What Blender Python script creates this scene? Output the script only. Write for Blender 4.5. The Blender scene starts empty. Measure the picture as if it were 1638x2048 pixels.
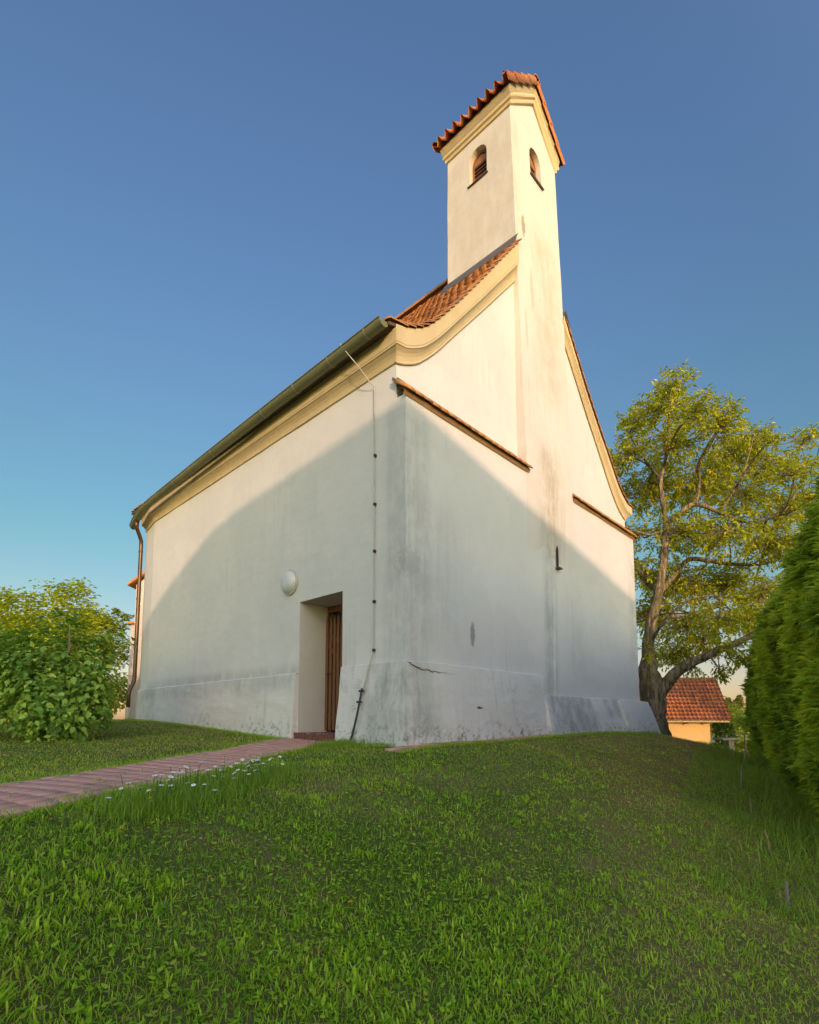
import bpy, bmesh, math, random
import numpy as np
from mathutils import Vector, noise, Matrix
R_ = math.radians
random.seed(7); RG = np.random.default_rng(11)
SC = bpy.context.scene
COL = SC.collection

# ------------------------------------------------------------------ helpers
def link(o, parent=None):
    COL.objects.link(o)
    if parent is not None: o.parent = parent
    return o
def tag(o, label=None, cat=None, group=None, kind=None):
    if label: o['label'] = label
    if cat: o['category'] = cat
    if group: o['group'] = group
    if kind: o['kind'] = kind
    return o
def empty(name, loc=(0, 0, 0), rz=0.0, **k):
    o = bpy.data.objects.new(name, None); o.location = loc; o.rotation_euler = (0, 0, rz)
    o.empty_display_size = .2
    link(o); tag(o, **k); return o

class MB:
    """collects vertices / faces, then becomes ONE mesh object"""
    def __init__(s): s.v = []; s.f = []; s.m = []
    def add(s, vs, fs, mi=0):
        b = len(s.v); s.v.extend([tuple(p) for p in vs]); s.f.extend([tuple(b + i for i in f) for f in fs]); s.m.extend([mi] * len(fs)); return s
    def box(s, x0, x1, y0, y1, z0, z1, mi=0):
        vs = [(x, y, z) for z in (z0, z1) for y in (y0, y1) for x in (x0, x1)]
        return s.add(vs, [(0, 2, 3, 1), (4, 5, 7, 6), (0, 1, 5, 4), (2, 6, 7, 3), (0, 4, 6, 2), (1, 3, 7, 5)], mi)
    def obox(s, c, ax, ay, az, mi=0):
        c = Vector(c); ax = Vector(ax); ay = Vector(ay); az = Vector(az)
        vs = [c + ax * i + ay * j + az * k for k in (-1, 1) for j in (-1, 1) for i in (-1, 1)]
        return s.add(vs, [(0, 2, 3, 1), (4, 5, 7, 6), (0, 1, 5, 4), (2, 6, 7, 3), (0, 4, 6, 2), (1, 3, 7, 5)], mi)
    def tube(s, pts, rads, n=8, mi=0, cap=True):
        pts = [Vector(p) for p in pts]
        if not hasattr(rads, '__len__'): rads = [rads] * len(pts)
        rings = []; up = Vector((.31, .17, .93)).normalized()
        d0 = (pts[1] - pts[0]).normalized()
        a = d0.cross(up)
        if a.length < .1: a = d0.cross(Vector((1, 0, 0)))
        a.normalize()
        vs = []
        for i, p in enumerate(pts):
            d = (pts[min(i + 1, len(pts) - 1)] - pts[max(i - 1, 0)])
            if d.length < 1e-9: d = d0
            d.normalize(); a = (a - d * a.dot(d)); a.normalize(); b = d.cross(a)
            for k in range(n):
                t = 2 * math.pi * k / n; vs.append(p + (a * math.cos(t) + b * math.sin(t)) * rads[i])
        fs = []
        for i in range(len(pts) - 1):
            for k in range(n):
                fs.append((i * n + k, i * n + (k + 1) % n, (i + 1) * n + (k + 1) % n, (i + 1) * n + k))
        if cap:
            fs.append(tuple(reversed(range(n)))); fs.append(tuple((len(pts) - 1) * n + k for k in range(n)))
        return s.add(vs, fs, mi)
    def grid(s, P, mi=0):          # P[i][j] -> quad sheet
        ni, nj = len(P), len(P[0]); vs = [p for r in P for p in r]
        return s.add(vs, [(i * nj + j, (i + 1) * nj + j, (i + 1) * nj + j + 1, i * nj + j + 1) for i in range(ni - 1) for j in range(nj - 1)], mi)
    def mesh(s, name, mats, smooth=False, off=(0, 0, 0)):
        me = bpy.data.meshes.new(name)
        me.from_pydata([(a - off[0], b - off[1], c - off[2]) for a, b, c in s.v], [], s.f)
        for m in (mats if isinstance(mats, (list, tuple)) else [mats]): me.materials.append(m)
        if len(me.materials) > 1: me.polygons.foreach_set('material_index', s.m)
        if smooth: me.polygons.foreach_set('use_smooth', [True] * len(me.polygons))
        me.update(); return me
    def build(s, name, mats, parent=None, smooth=False, off=(0, 0, 0), weld=0, bevel=0, **k):
        me = s.mesh(name, mats, smooth, off)
        if weld or bevel:
            bm = bmesh.new(); bm.from_mesh(me)
            if weld: bmesh.ops.remove_doubles(bm, verts=bm.verts, dist=weld)
            if bevel:
                bmesh.ops.recalc_face_normals(bm, faces=bm.faces)
                bmesh.ops.bevel(bm, geom=[e for e in bm.edges if e.is_manifold and e.calc_face_angle(0) > .5], offset=bevel, segments=2, affect='EDGES', clamp_overlap=True)
            bm.to_mesh(me); bm.free()
        o = bpy.data.objects.new(name, me); link(o, parent); tag(o, **k); return o

def np_mesh(name, verts, quads=None, tris=None, mats=(), attr=None, smooth=False):
    """fast mesh from numpy arrays; attr: per-vertex float 'v'"""
    me = bpy.data.meshes.new(name)
    nq = 0 if quads is None else len(quads); nt = 0 if tris is None else len(tris)
    me.vertices.add(len(verts)); me.vertices.foreach_set('co', np.asarray(verts, np.float32).ravel())
    idx = []; 
    if nq: idx.append(np.asarray(quads, np.int32).ravel())
    if nt: idx.append(np.asarray(tris, np.int32).ravel())
    idx = np.concatenate(idx); me.loops.add(len(idx)); me.loops.foreach_set('vertex_index', idx)
    me.polygons.add(nq + nt)
    st = np.concatenate([np.arange(nq) * 4, nq * 4 + np.arange(nt) * 3]).astype(np.int32)
    me.polygons.foreach_set('loop_start', st)
    if smooth: me.polygons.foreach_set('use_smooth', np.ones(nq + nt, bool))
    me.update(calc_edges=True)
    for m in mats: me.materials.append(m)
    if attr is not None:
        a = me.attributes.new('v', 'FLOAT', 'POINT'); a.data.foreach_set('value', np.asarray(attr, np.float32))
    return me

# ------------------------------------------------------------------ materials
class N:
    def __init__(s, name):
        s.mat = bpy.data.materials.new(name); s.mat.use_nodes = True
        s.t = s.mat.node_tree; s.t.nodes.clear()
        s.out = s.n('ShaderNodeOutputMaterial')
    def n(s, typ, **k):
        nd = s.t.nodes.new(typ)
        for a, b in k.items(): setattr(nd, a, b)
        return nd
    def L(s, a, b): s.t.links.new(a, b)
    def val(s, sock, v):
        if hasattr(v, 'is_output') or isinstance(v, bpy.types.NodeSocket): s.L(v, sock)
        else: sock.default_value = v
    def coord(s, kind='Object'): return s.n('ShaderNodeTexCoord').outputs[kind]
    def mapping(s, v, scale=(1, 1, 1), loc=(0, 0, 0), rot=(0, 0, 0)):
        m = s.n('ShaderNodeMapping'); s.L(v, m.inputs[0]); m.inputs['Scale'].default_value = scale; m.inputs['Location'].default_value = loc; m.inputs['Rotation'].default_value = rot
        return m.outputs[0]
    def noise(s, v, scale=5, detail=4, rough=.55, dist=0):
        m = s.n('ShaderNodeTexNoise'); s.L(v, m.inputs['Vector']); m.inputs['Scale'].default_value = scale
        m.inputs['Detail'].default_value = detail; m.inputs['Roughness'].default_value = rough; m.inputs['Distortion'].default_value = dist
        return m.outputs['Fac']
    def math(s, op, a, b=0.0, c=None, clamp=False):
        m = s.n('ShaderNodeMath', operation=op); m.use_clamp = clamp; s.val(m.inputs[0], a); s.val(m.inputs[1], b)
        if c is not None: s.val(m.inputs[2], c)
        return m.outputs[0]
    def ramp(s, f, lo, hi, a=0.0, b=1.0):
        m = s.n('ShaderNodeMapRange', interpolation_type='SMOOTHSTEP'); s.val(m.inputs['Value'], f)
        m.inputs['From Min'].default_value = lo; m.inputs['From Max'].default_value = hi; m.inputs['To Min'].default_value = a; m.inputs['To Max'].default_value = b
        return m.outputs[0]
    def mix(s, f, a, b, blend='MIX'):
        m = s.n('ShaderNodeMix', data_type='RGBA', blend_type=blend); s.val(m.inputs[0], f)
        for sock, v in ((m.inputs[6], a), (m.inputs[7], b)):
            if isinstance(v, (tuple, list)): sock.default_value = (*v[:3], 1)
            else: s.L(v, sock)
        return m.outputs[2]
    def attr(s, name): return s.n('ShaderNodeAttribute', attribute_name=name).outputs['Fac']
    def xyz(s, v):
        m = s.n('ShaderNodeSeparateXYZ'); s.L(v, m.inputs[0]); return m.outputs
    def bump(s, h, strength=.3, dist=.01, normal=None):
        m = s.n('ShaderNodeBump'); s.L(h, m.inputs['Height']); m.inputs['Strength'].default_value = strength; m.inputs['Distance'].default_value = dist
        if normal is not None: s.L(normal, m.inputs['Normal'])
        return m.outputs[0]
    def bsdf(s, col, rough=.8, normal=None, metal=0.0, spec=.5, trans=None):
        p = s.n('ShaderNodeBsdfPrincipled'); s.val(p.inputs['Base Color'], (*col[:3], 1) if isinstance(col, (tuple, list)) else col)
        s.val(p.inputs['Roughness'], rough); p.inputs['Metallic'].default_value = metal; p.inputs['Specular IOR Level'].default_value = spec
        if normal is not None: s.L(normal, p.inputs['Normal'])
        sh = p.outputs[0]
        if trans is not None:
            tcol, tf = trans; t = s.n('ShaderNodeBsdfTranslucent')
            if isinstance(tcol, (tuple, list)): t.inputs[0].default_value = (*tcol[:3], 1)
            else: s.L(tcol, t.inputs[0])
            mx = s.n('ShaderNodeMixShader'); mx.inputs[0].default_value = tf; s.L(sh, mx.inputs[1]); s.L(t.outputs[0], mx.inputs[2]); sh = mx.outputs[0]
        s.L(sh, s.out.inputs[0]); return s.mat

def box_mask(n, xyz, x=None, y=None, z=None, soft=.15):
    """soft 0..1 mask for a region of the object's own coordinates"""
    m = None
    for ax, r in (('X', x), ('Y', y), ('Z', z)):
        if r is None: continue
        q = xyz[{'X': 0, 'Y': 1, 'Z': 2}[ax]]
        a = n.ramp(q, r[0] - soft, r[0] + soft); b = n.ramp(q, r[1] - soft, r[1] + soft, 1, 0)
        ab = n.math('MULTIPLY', a, b); m = ab if m is None else n.math('MULTIPLY', m, ab)
    return m

GREY = (.27, .27, .25)
def plaster_mat(name, base=(.72, .69, .63), stains=(), grime=(), streak=.35, zbase=0.0, rough_bump=.25, foot=None):
    n = N(name); c = n.coord(); X = n.xyz(c)
    big = n.noise(c, .7, 4, .6); mid = n.noise(c, 3.5, 5, .65); fine = n.noise(c, 45, 4, .7); vfine = n.noise(c, 160, 2, .6)
    col = n.mix(n.ramp(big, .35, .7), base, tuple(v * f for v, f in zip(base, (.93, .94, .95))))
    vo = n.n('ShaderNodeTexVoronoi'); vo.inputs['Scale'].default_value = .9; vo.inputs['Randomness'].default_value = 1
    wv = n.n('ShaderNodeVectorMath', operation='ADD'); n.L(c, wv.inputs[0]); nn_ = n.n('ShaderNodeTexNoise'); n.L(c, nn_.inputs['Vector']); nn_.inputs['Scale'].default_value = 2.5; nn_.inputs['Detail'].default_value = 6; nn_.inputs['Roughness'].default_value = .75
    n.L(nn_.outputs['Color'], wv.inputs[1]); n.L(wv.outputs[0], vo.inputs['Vector']); pv = n.n('ShaderNodeSeparateColor'); n.L(vo.outputs['Color'], pv.inputs[0])
    col = n.mix(n.ramp(pv.outputs[0], .25, .8, 0, .55), col, tuple(v * f for v, f in zip(base, (.9, .91, .92))))
    col = n.mix(n.ramp(mid, .45, .8, 0, .35), col, tuple(v * f for v, f in zip(base, (.84, .85, .83))))
    # rain streaks: noise stretched along z, broken up by a broad patch noise
    st = n.noise(n.mapping(c, (9, 9, .35)), 1.0, 5, .7); st2 = n.noise(n.mapping(c, (.55, .55, .3)), 1.3, 3, .6)
    sm = n.math('MULTIPLY', n.ramp(st, .5, .78), n.ramp(st2, .42, .66))
    col = n.mix(n.math('MULTIPLY', sm, streak), col, (.36, .345, .31))
    wob = n.noise(c, 2.2, 5, .7); wobs = n.math('ADD', n.math('MULTIPLY', n.noise(n.mapping(c, (3.2, 3.2, .7)), 1.6, 6, .75), .55), n.math('MULTIPLY', n.noise(c, 2.4, 5, .75), .45))
    for kw, amount, tone in grime:          # broad dirty areas
        kw = dict(kw); soft = kw.pop('soft', .25)
        m = box_mask(n, X, soft=soft, **kw)
        m = n.math('MULTIPLY', m, n.ramp(wobs, .36, .62, .1, 1)); m = n.math('MULTIPLY', m, amount)
        col = n.mix(m, col, tone)
    for (sx, sy, sz), (rx, ry, rz), amount, tone in stains:   # torn / chipped marks
        d = None
        for q, ce, ra in zip(X, (sx, sy, sz), (rx, ry, rz)):
            t = n.math('DIVIDE', n.math('SUBTRACT', q, ce), ra); t = n.math('MULTIPLY', t, t); d = t if d is None else n.math('ADD', d, t)
        d = n.math('ADD', d, n.math('MULTIPLY', n.math('SUBTRACT', n.noise(c, 11, 4, .75), .5), 3.2))
        col = n.mix(n.ramp(d, .35, 1.0, amount, 0), col, tone)
    if foot:
        ve = n.n('ShaderNodeTexVoronoi'); ve.feature = 'DISTANCE_TO_EDGE'; ve.inputs['Scale'].default_value = 1.1; n.L(wv.outputs[0], ve.inputs['Vector'])
        ck = n.math('MULTIPLY', n.ramp(ve.outputs['Distance'], .002, .007, 1, 0), n.ramp(n.noise(c, 1.7, 3, .5), .56, .6)); col = n.mix(n.math('MULTIPLY', ck, .75), col, (.14, .13, .11))
    if foot:                                 # splash-back, algae and flaking just above the ground
        fz, fh = foot
        hgt = n.math('SUBTRACT', X[2], fz)
        hn = n.math('ADD', hgt, n.math('MULTIPLY', n.math('SUBTRACT', n.noise(c, 3.1, 6, .75), .5), -.9))
        m = n.ramp(hn, 0, fh, 1, 0); blot = n.ramp(n.noise(c, 9, 6, .8), .5, .6)
        col = n.mix(n.math('MULTIPLY', m, blot), col, (.2, .19, .15))
        pale = n.ramp(n.noise(c, 4.3, 4, .7), .56, .6)
        col = n.mix(n.math('MULTIPLY', n.ramp(hn, 0, fh * .6, 1, 0), pale), col, (.62, .6, .56))
    h = n.math('ADD', n.math('MULTIPLY', mid, .6), n.math('ADD', n.math('MULTIPLY', fine, .25), n.math('MULTIPLY', vfine, .08)))
    h = n.math('ADD', h, n.math('MULTIPLY', n.noise(n.mapping(c, (1.2, 1.2, 2.2)), 1.4, 3, .5), 1.3))
    b = n.bump(h, rough_bump, .035)
    return n.bsdf(col, .88, b, spec=.25)

ZB = 1.25   # church base level (world)
MORT = (.4, .36, .3); DIRT = (.33, .33, .31); DARK = (.17, .165, .15); OCH = (.42, .33, .2)
m_wall = plaster_mat('limewashed_wall', base=(.7, .665, .62), stains=(
        ((1.55, 0, 1.72), (.075, .3, .24), .85, (.27, .25, .22)), ((.12, 0, 2.6), (.2, .3, .25), .4, (.3, .3, .28)), ((4.42, 0, 3.65), (.04, .3, .35), .5, DIRT)),
    grime=((dict(x=(-.1, .5), y=(-.2, .14), z=(.8, 4.9), soft=.14), .5, DIRT), (dict(x=(-.2, .1), y=(.12, .42), z=(1.0, 5.0), soft=.13), .42, DIRT),
           (dict(x=(.2, 1.3), z=(1.5, 3.6), soft=.5), .3, DIRT), (dict(x=(3.9, 4.28), y=(-.3, .3), z=(.8, 5.2), soft=.12), .62, DIRT), (dict(x=(8.2, 8.8), z=(1.8, 4.5), soft=.2), .42, DIRT),
           (dict(x=(-.2, .1), y=(1.5, 9.5), z=(1.0, 1.32), soft=.1), .6, DIRT), (dict(x=(4.9, 5.6), z=(1.2, 3.2), soft=.3), .25, DIRT)))
m_tower = plaster_mat('tower_plaster', base=(.7, .645, .575), streak=.6, stains=(
        ((3.68, .1, 10.62), (.09, .4, .3), .9, (.33, .27, .2)), ((3.9, .1, 9.3), (.07, .4, .55), .5, (.45, .37, .27)), ((3.6, .1, 8.2), (.06, .4, .5), .35, (.45, .37, .27))),
    grime=((dict(x=(3.85, 4.6), z=(3.4, 5.9), soft=.35), .7, (.38, .3, .19)), (dict(x=(4.0, 5.0), z=(7, 11), soft=.5), .6, (.5, .4, .27)), (dict(x=(3.2, 3.6), z=(9.5, 13), soft=.2), .4, (.45, .38, .28))))
m_plinth = plaster_mat('plinth_plaster', base=(.74, .69, .63), streak=.6, foot=(-.05, .5), rough_bump=.6, stains=(((1.56, -.1, .54), (.1, .3, .022), 1, (.1, .09, .07)),),
    grime=((dict(x=(-.4, .5), y=(-.5, .7), z=(-.1, 1.25), soft=.3), .75, (.3, .3, .28)), (dict(x=(3.8, 5.6), y=(-.6, .2), z=(-.1, .85), soft=.12), .75, (.26, .265, .255)),
           (dict(x=(6.2, 7.0), y=(-.6, .2), z=(.4, .9), soft=.12), .6, (.26, .265, .255)), (dict(x=(-.4, .05), y=(2.6, 9.9), z=(.85, 1.2), soft=.12), .42, (.27, .27, .25)), (dict(x=(-.4, .05), y=(8.6, 10.4), z=(0, 1.2), soft=.3), .55, (.24, .24, .23))))
m_cornice = plaster_mat('ochre_cornice_plaster', base=(.66, .52, .3), streak=.35, grime=((dict(z=(5.6, 6.15), y=(-.3, 12), x=(-.6, .0), soft=.1), .35, (.36, .26, .11)), (dict(x=(.5, 4), y=(-.6, .5), z=(5.8, 9.5), soft=.3), .22, (.38, .29, .14))))
m_reveal = plaster_mat('door_reveal_plaster', base=(.6, .56, .5), streak=.15)

def simple(name, col, rough=.7, var=.25, scale=8, metal=0, spec=.4, bump=.0, dark=None, stretch=(1, 1, 1)):
    n = N(name); c = n.mapping(n.coord(), stretch); f = n.noise(c, scale, 5, .65); f2 = n.noise(c, scale * 7, 3, .6)
    d = dark or tuple(v * (1 - var * 2) for v in col)
    cc = n.mix(n.ramp(f, .3, .75), col, tuple(v * (1 - var) for v in col)); cc = n.mix(n.ramp(f2, .55, .8, 0, .6), cc, d)
    return n.bsdf(cc, rough, n.bump(f2, bump, .01) if bump else None, metal, spec)

def tile_mat(name, a, b, c_, moss=(.09, .085, .045), mossf=.5):
    n = N(name); co = n.coord(); v = n.attr('v')
    col = n.mix(n.ramp(v, .2, .8), a, b); col = n.mix(n.ramp(n.noise(co, 1.7, 5, .7), .5, .72), col, c_)
    col = n.mix(n.ramp(n.noise(co, 6.5, 6, .8), .53, .66, 0, mossf), col, moss)
    return n.bsdf(col, .85, n.bump(n.noise(co, 60, 4, .7), .4, .01), spec=.3)
m_tile = tile_mat('clay_tile', (.5, .22, .08), (.36, .15, .065), (.24, .14, .075), moss=(.12, .09, .05), mossf=.8)
m_tile_l = tile_mat('ledge_clay_tile', (.62, .3, .1), (.5, .22, .08), (.42, .24, .1), mossf=.3)
m_tile_t = tile_mat('tower_clay_tile', (.66, .25, .07), (.52, .17, .05), (.46, .18, .07), mossf=.3)
m_tile_s = tile_mat('shed_clay_tile', (.58, .21, .075), (.42, .14, .055), (.3, .12, .06), mossf=.6)
m_copper = simple('weathered_copper', (.2, .2, .1), .55, .25, 3, metal=.1, spec=.4, dark=(.1, .11, .06), stretch=(1, .6, 1))
m_brk = simple('gutter_bracket_copper', (.34, .3, .16), .5, .2, 5, metal=.1)
m_pipe = simple('brown_downpipe_copper', (.13, .075, .045), .38, .3, 2.5, metal=.6, dark=(.05, .035, .025))
m_lead = simple('lead_flashing', (.14, .12, .11), .55, .2, 5, metal=.3)
m_plastic = simple('pale_standpipe', (.5, .5, .47), .5, .1, 6)
m_steel = simple('galvanised_steel', (.3, .3, .28), .45, .25, 9, metal=.6)
m_dsteel = simple('dark_iron', (.06, .06, .055), .6, .3, 20, metal=.4)
m_wood = simple('stained_wood', (.2, .085, .035), .6, .3, 4, dark=(.05, .022, .012), stretch=(9, 9, .7), bump=.2)
m_louv = simple('sunburnt_louvre_wood', (.33, .14, .055), .65, .3, 4, dark=(.12, .05, .02), stretch=(3, 3, 1))
m_dark = simple('dark_wood_and_recess_shade', (.04, .018, .012), .8, .2, 5)
m_brown = simple('eaves_board', (.12, .08, .05), .8, .3, 4)
m_lampg = simple('dusty_opal_glass', (.62, .62, .6), .3, .1, 3, spec=.6, dark=(.3, .29, .26))
m_lampb = simple('lamp_base', (.5, .49, .46), .5, .1, 3)
m_conc = simple('mossy_concrete', (.3, .28, .24), .9, .25, 5, bump=.4, dark=(.11, .11, .08))
m_stake = simple('split_wood_stake', (.42, .27, .14), .85, .3, 6, dark=(.2, .12, .06), stretch=(6, 6, 1))
m_stake2 = simple('grey_wood_stake', (.3, .24, .2), .85, .3, 6, dark=(.14, .11, .09), stretch=(6, 6, 1))

def leaf_mat(name, cols, tcol, tf=.35, rough=.45, spec=.35):
    n = N(name); v = n.attr('v'); r = n.n('ShaderNodeValToRGB'); n.L(v, r.inputs[0])
    e = r.color_ramp.elements
    for i, (p, c) in enumerate(cols):
        if i < 2: e[i].position = p; e[i].color = (*c, 1)
        else: q = e.new(p); q.color = (*c, 1)
    t = n.mix(.5, r.outputs[0], tcol)
    t2 = n.n('ShaderNodeMix', data_type='RGBA', blend_type='MULTIPLY'); t2.inputs[0].default_value = 0; n.L(t, t2.inputs[6])
    return n.bsdf(r.outputs[0], rough, None, 0, spec, trans=(t2.outputs[2], tf))
m_walnut = leaf_mat('walnut_leaf', [(0, (.12, .16, .012)), (1, (.85, .68, .03)), (.5, (.36, .42, .02)), (.85, (.6, .56, .025))], (.8, .7, .03), .45)
m_lilac = leaf_mat('lilac_leaf', [(0, (.06, .14, .02)), (1, (.46, .58, .09)), (.5, (.2, .35, .04))], (.42, .6, .05), .35, .45, .35)
m_lilac2 = leaf_mat('sunny_shrub_leaf', [(0, (.25, .32, .02)), (1, (.75, .74, .06)), (.5, (.42, .52, .03))], (.8, .78, .04), .5)
m_thuja = leaf_mat('thuja_spray', [(0, (.07, .14, .02)), (1, (.68, .76, .07)), (.5, (.36, .54, .05))], (.62, .7, .05), .42, .6, .2)
m_grass = leaf_mat('lawn_leaf', [(0, (.07, .17, .012)), (1, (.7, .5, .2)), (.35, (.23, .42, .016)), (.75, (.54, .7, .04)), (.9, (.54, .42, .09))], (.48, .7, .025), .42, .55, .2)
m_tgrass = leaf_mat('tall_grass_blade', [(0, (.09, .18, .02)), (1, (.62, .48, .2)), (.5, (.26, .4, .03)), (.88, (.42, .46, .07))], (.45, .6, .04), .35, .5, .25)
m_pine = leaf_mat('conifer_needle', [(0, (.07, .09, .02)), (1, (.42, .38, .08)), (.5, (.22, .23, .05))], (.3, .3, .05), .25, .7, .15)
m_decid = leaf_mat('far_leaf', [(0, (.1, .16, .015)), (1, (.5, .5, .04)), (.5, (.26, .34, .025))], (.5, .55, .03), .4)
m_dleaf = leaf_mat('dark_shrub_leaf', [(0, (.03, .07, .015)), (1, (.16, .24, .04)), (.5, (.07, .13, .02))], (.06, .12, .02), .2)

def bark_mat(name, a, b, moss=None):
    n = N(name); c = n.coord(); f = n.noise(n.mapping(c, (9, 9, 1.6)), 1.6, 6, .7); w = n.noise(c, 1.3, 3)
    col = n.mix(n.ramp(f, .38, .62), a, b)
    if moss: col = n.mix(n.math('MULTIPLY', n.ramp(w, .45, .62), .6), col, moss)
    return n.bsdf(col, .95, n.bump(f, 1.0, .06), spec=.15)
m_bark = bark_mat('walnut_bark', (.1, .07, .045), (.42, .31, .19), (.12, .11, .035))
m_stem = bark_mat('shrub_stem_bark', (.14, .11, .07), (.3, .25, .17), (.2, .17, .06))
m_pbark = bark_mat('pine_bark', (.12, .07, .045), (.25, .15, .09))

# ------------------------------------------------------------------ camera
cam = bpy.data.cameras.new('camera'); co = bpy.data.objects.new('camera', cam); link(co)
cam.sensor_fit = 'HORIZONTAL'; cam.sensor_width = 36; cam.lens = 1055 / 1638 * 36; cam.shift_y = 314 / 1638
cam.clip_start = .05; cam.clip_end = 6000
co.location = (0, 0, 1.6); co.rotation_euler = (R_(90 + 5.5), 0, 0); SC.camera = co

# ------------------------------------------------------------------ terrain
O2 = np.array([-.0558, 7.3]); Lv = np.array([-.7229, .6909]); Rv = np.array([.6909, .7229])
def W(s, t): return O2 + Rv * s + Lv * t
TC = [(-1.9, 2.46, 1.12), (-1.9, 3.44, 1.13), (-1.8, 4.44, 1.12), (-1.46, 8.0, 1.2), (-2.78, 3.6, 1.13), (-2.8, 5.07, 1.13), (-2.6, 7.1, 1.17), (-2.2, 8.2, 1.24), (-1.6, 6.2, 1.17), (-2.0, 0.5, 1.02), (-3.2, 1.5, 1.1), (-5, 1, 1.15),
      (0, 0, .2), (0, 1.9, .56), (0, 3.2, .78), (0, 4.5, .97), (0, 6, 1.13), (-1, 1.6, .84), (-1, 3, .95), (-1, 4.5, 1.06), (-.8, 6.5, 1.17), (1.2, 2, .42), (2.5, 2.3, .3), (2.54, 3.72, .33), (4, 3, .22), (1.3, 3.6, .66), (2, 5, .82), (3, 5, .62), (3, 7, .94), (4.2, 6.4, .48), (3.89, 6.11, .45),
      (5.4, 7, .28), (5.0, 8.0, .62), (7.6, 11, .3), (6, 9.5, .62), (10.5, 15.5, .0), (11.9, 18, -.1), (9, 12, .1), (7, 5, .1), (9, 8, .05), (6, 2, .05), (3, 0, .0), (0, -3, -.1), (-4, -3, .7), (6, -4, -.2), (-8, -4, 1.0), (0, -12, -.3), (-10, -12, .8), (12, -10, -.4),
      (-5, 9, 1.28), (-7, 9, 1.3), (-4, 7, 1.22), (-6, 5, 1.22), (-9, 8, 1.3), (-9.4, 17, 1.6), (-12, 12, 1.4), (-16, 20, 1.6), (-16, 6, 1.2), (-8.5, 14, 1.55),
      (7.3, 15.5, 1.05), (7.2, 13.4, .9), (7.8, 14.8, .8), (8.8, 14.8, .55), (7.8, 12.6, .72), (9.2, 15.8, .35), (8.0, 15.7, .78), (8.4, 14, .66), (7.3, 12.4, .95), (9.5, 16.5, .12), (9, 19, .1), (12, 20, -.35), (13, 24, -.45), (16, 29, -.75), (22, 30, -.9), (20, 18, -.5), (10, 30, -.5), (0, 30, .6), (-20, 32, 1.4), (22, 5, -.3), (30, 20, -1)]
for s_, t_, z_ in [(-.05, -.15, 1.25), (1.8, -.25, 1.27), (3.6, -.3, 1.31), (5.5, -.35, 1.33), (7.3, -.4, 1.29), (9.2, -.2, 1.19), (-.2, .7, 1.23), (-.2, 2.7, 1.26), (-.15, 4.5, 1.36), (-.15, 6.3, 1.46), (-.1, 8.2, 1.54), (-.1, 10.1, 1.59), (4.5, 3, 1.35), (4.5, 8, 1.5), (10, 1.5, 1.15), (9.6, 6, 1.2), (4, 14, 1.4), (5.5, -1.2, 1.22), (3, -1.5, 1.15), (7.8, -1.2, 1.15)]:
    p = W(s_, t_); TC.append((p[0], p[1], z_))
TC = np.array(TC)
def _U(r2): return np.where(r2 > 1e-12, r2 * np.log(r2 + 1e-12), 0) * .5
def _fit():
    P = TC[:, :2]; n = len(P); K = _U(((P[:, None] - P[None]) ** 2).sum(-1)) + np.eye(n) * .12
    Q = np.c_[np.ones(n), P]; A = np.zeros((n + 3, n + 3)); A[:n, :n] = K; A[:n, n:] = Q; A[n:, :n] = Q.T
    return np.linalg.solve(A, np.r_[TC[:, 2], 0, 0, 0])
TW = _fit()
def terr(x, y):
    x = np.atleast_1d(np.asarray(x, float)); y = np.atleast_1d(np.asarray(y, float)); out = np.empty(x.shape)
    xf, yf = x.ravel(), y.ravel(); res = np.empty(xf.shape)
    for i in range(0, len(xf), 20000):
        a, b = np.clip(xf[i:i + 20000], -26, 34), np.clip(yf[i:i + 20000], -16, 36)
        K = _U((a[:, None] - TC[:, 0]) ** 2 + (b[:, None] - TC[:, 1]) ** 2)
        res[i:i + 20000] = K @ TW[:-3] + TW[-3] + TW[-2] * a + TW[-1] * b
    # beyond the churchyard the land falls away gently to fields
    far = np.clip((np.hypot(xf - 2, yf - 8) - 24) / 220, 0, 1)
    base = -13.0 * (far ** .8)
    k = np.clip((np.hypot(xf - 2, yf - 8) - 22) / 22, 0, 1); k = k * k * (3 - 2 * k)
    k2 = np.where((xf > 0) & (yf > 0), k, k * .3)
    res = res * (1 - k2) + (base - .4) * k2
    return res.reshape(out.shape)
def tz(x, y): return float(terr(x, y)[0])

def micro(x, y): return .005 + .005 * np.sin(x * 3.1 + 1.3 * np.sin(y * 2.3)) 
def axis(lo, hi, nlo, nhi, step):
    a = list(np.arange(nlo, nhi + 1e-6, step)); d = step; v = nhi
    while v < hi: d *= 1.28; v += d; a.append(v)
    d = step; v = nlo
    while v > lo: d *= 1.28; v -= d; a.insert(0, v)
    return np.array(a)
ax, ay = axis(-900, 1500, -10, 14, .16), axis(-400, 2600, -3, 22, .16)
GX, GY = np.meshgrid(ax, ay, indexing='ij'); GZ = terr(GX, GY) - .006
nearm = (np.abs(GX) < 30) & (GY < 40)
ii, jj = np.meshgrid(np.arange(len(ax) - 1), np.arange(len(ay) - 1), indexing='ij'); nj = len(ay)
q = np.stack([ii * nj + jj, (ii + 1) * nj + jj, (ii + 1) * nj + jj + 1, ii * nj + jj + 1], -1).reshape(-1, 4)
n = N('soil_and_turf'); c = n.coord(); X = n.xyz(c)
f1 = n.noise(c, .9, 5, .7); f2 = n.noise(c, 14, 5, .75); f3 = n.noise(c, .02, 4, .6)
col = n.mix(n.ramp(f1, .4, .65), (.1, .125, .024), (.2, .15, .06)); col = n.mix(n.ramp(f2, .5, .75, 0, .7), col, (.12, .08, .04))
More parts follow.
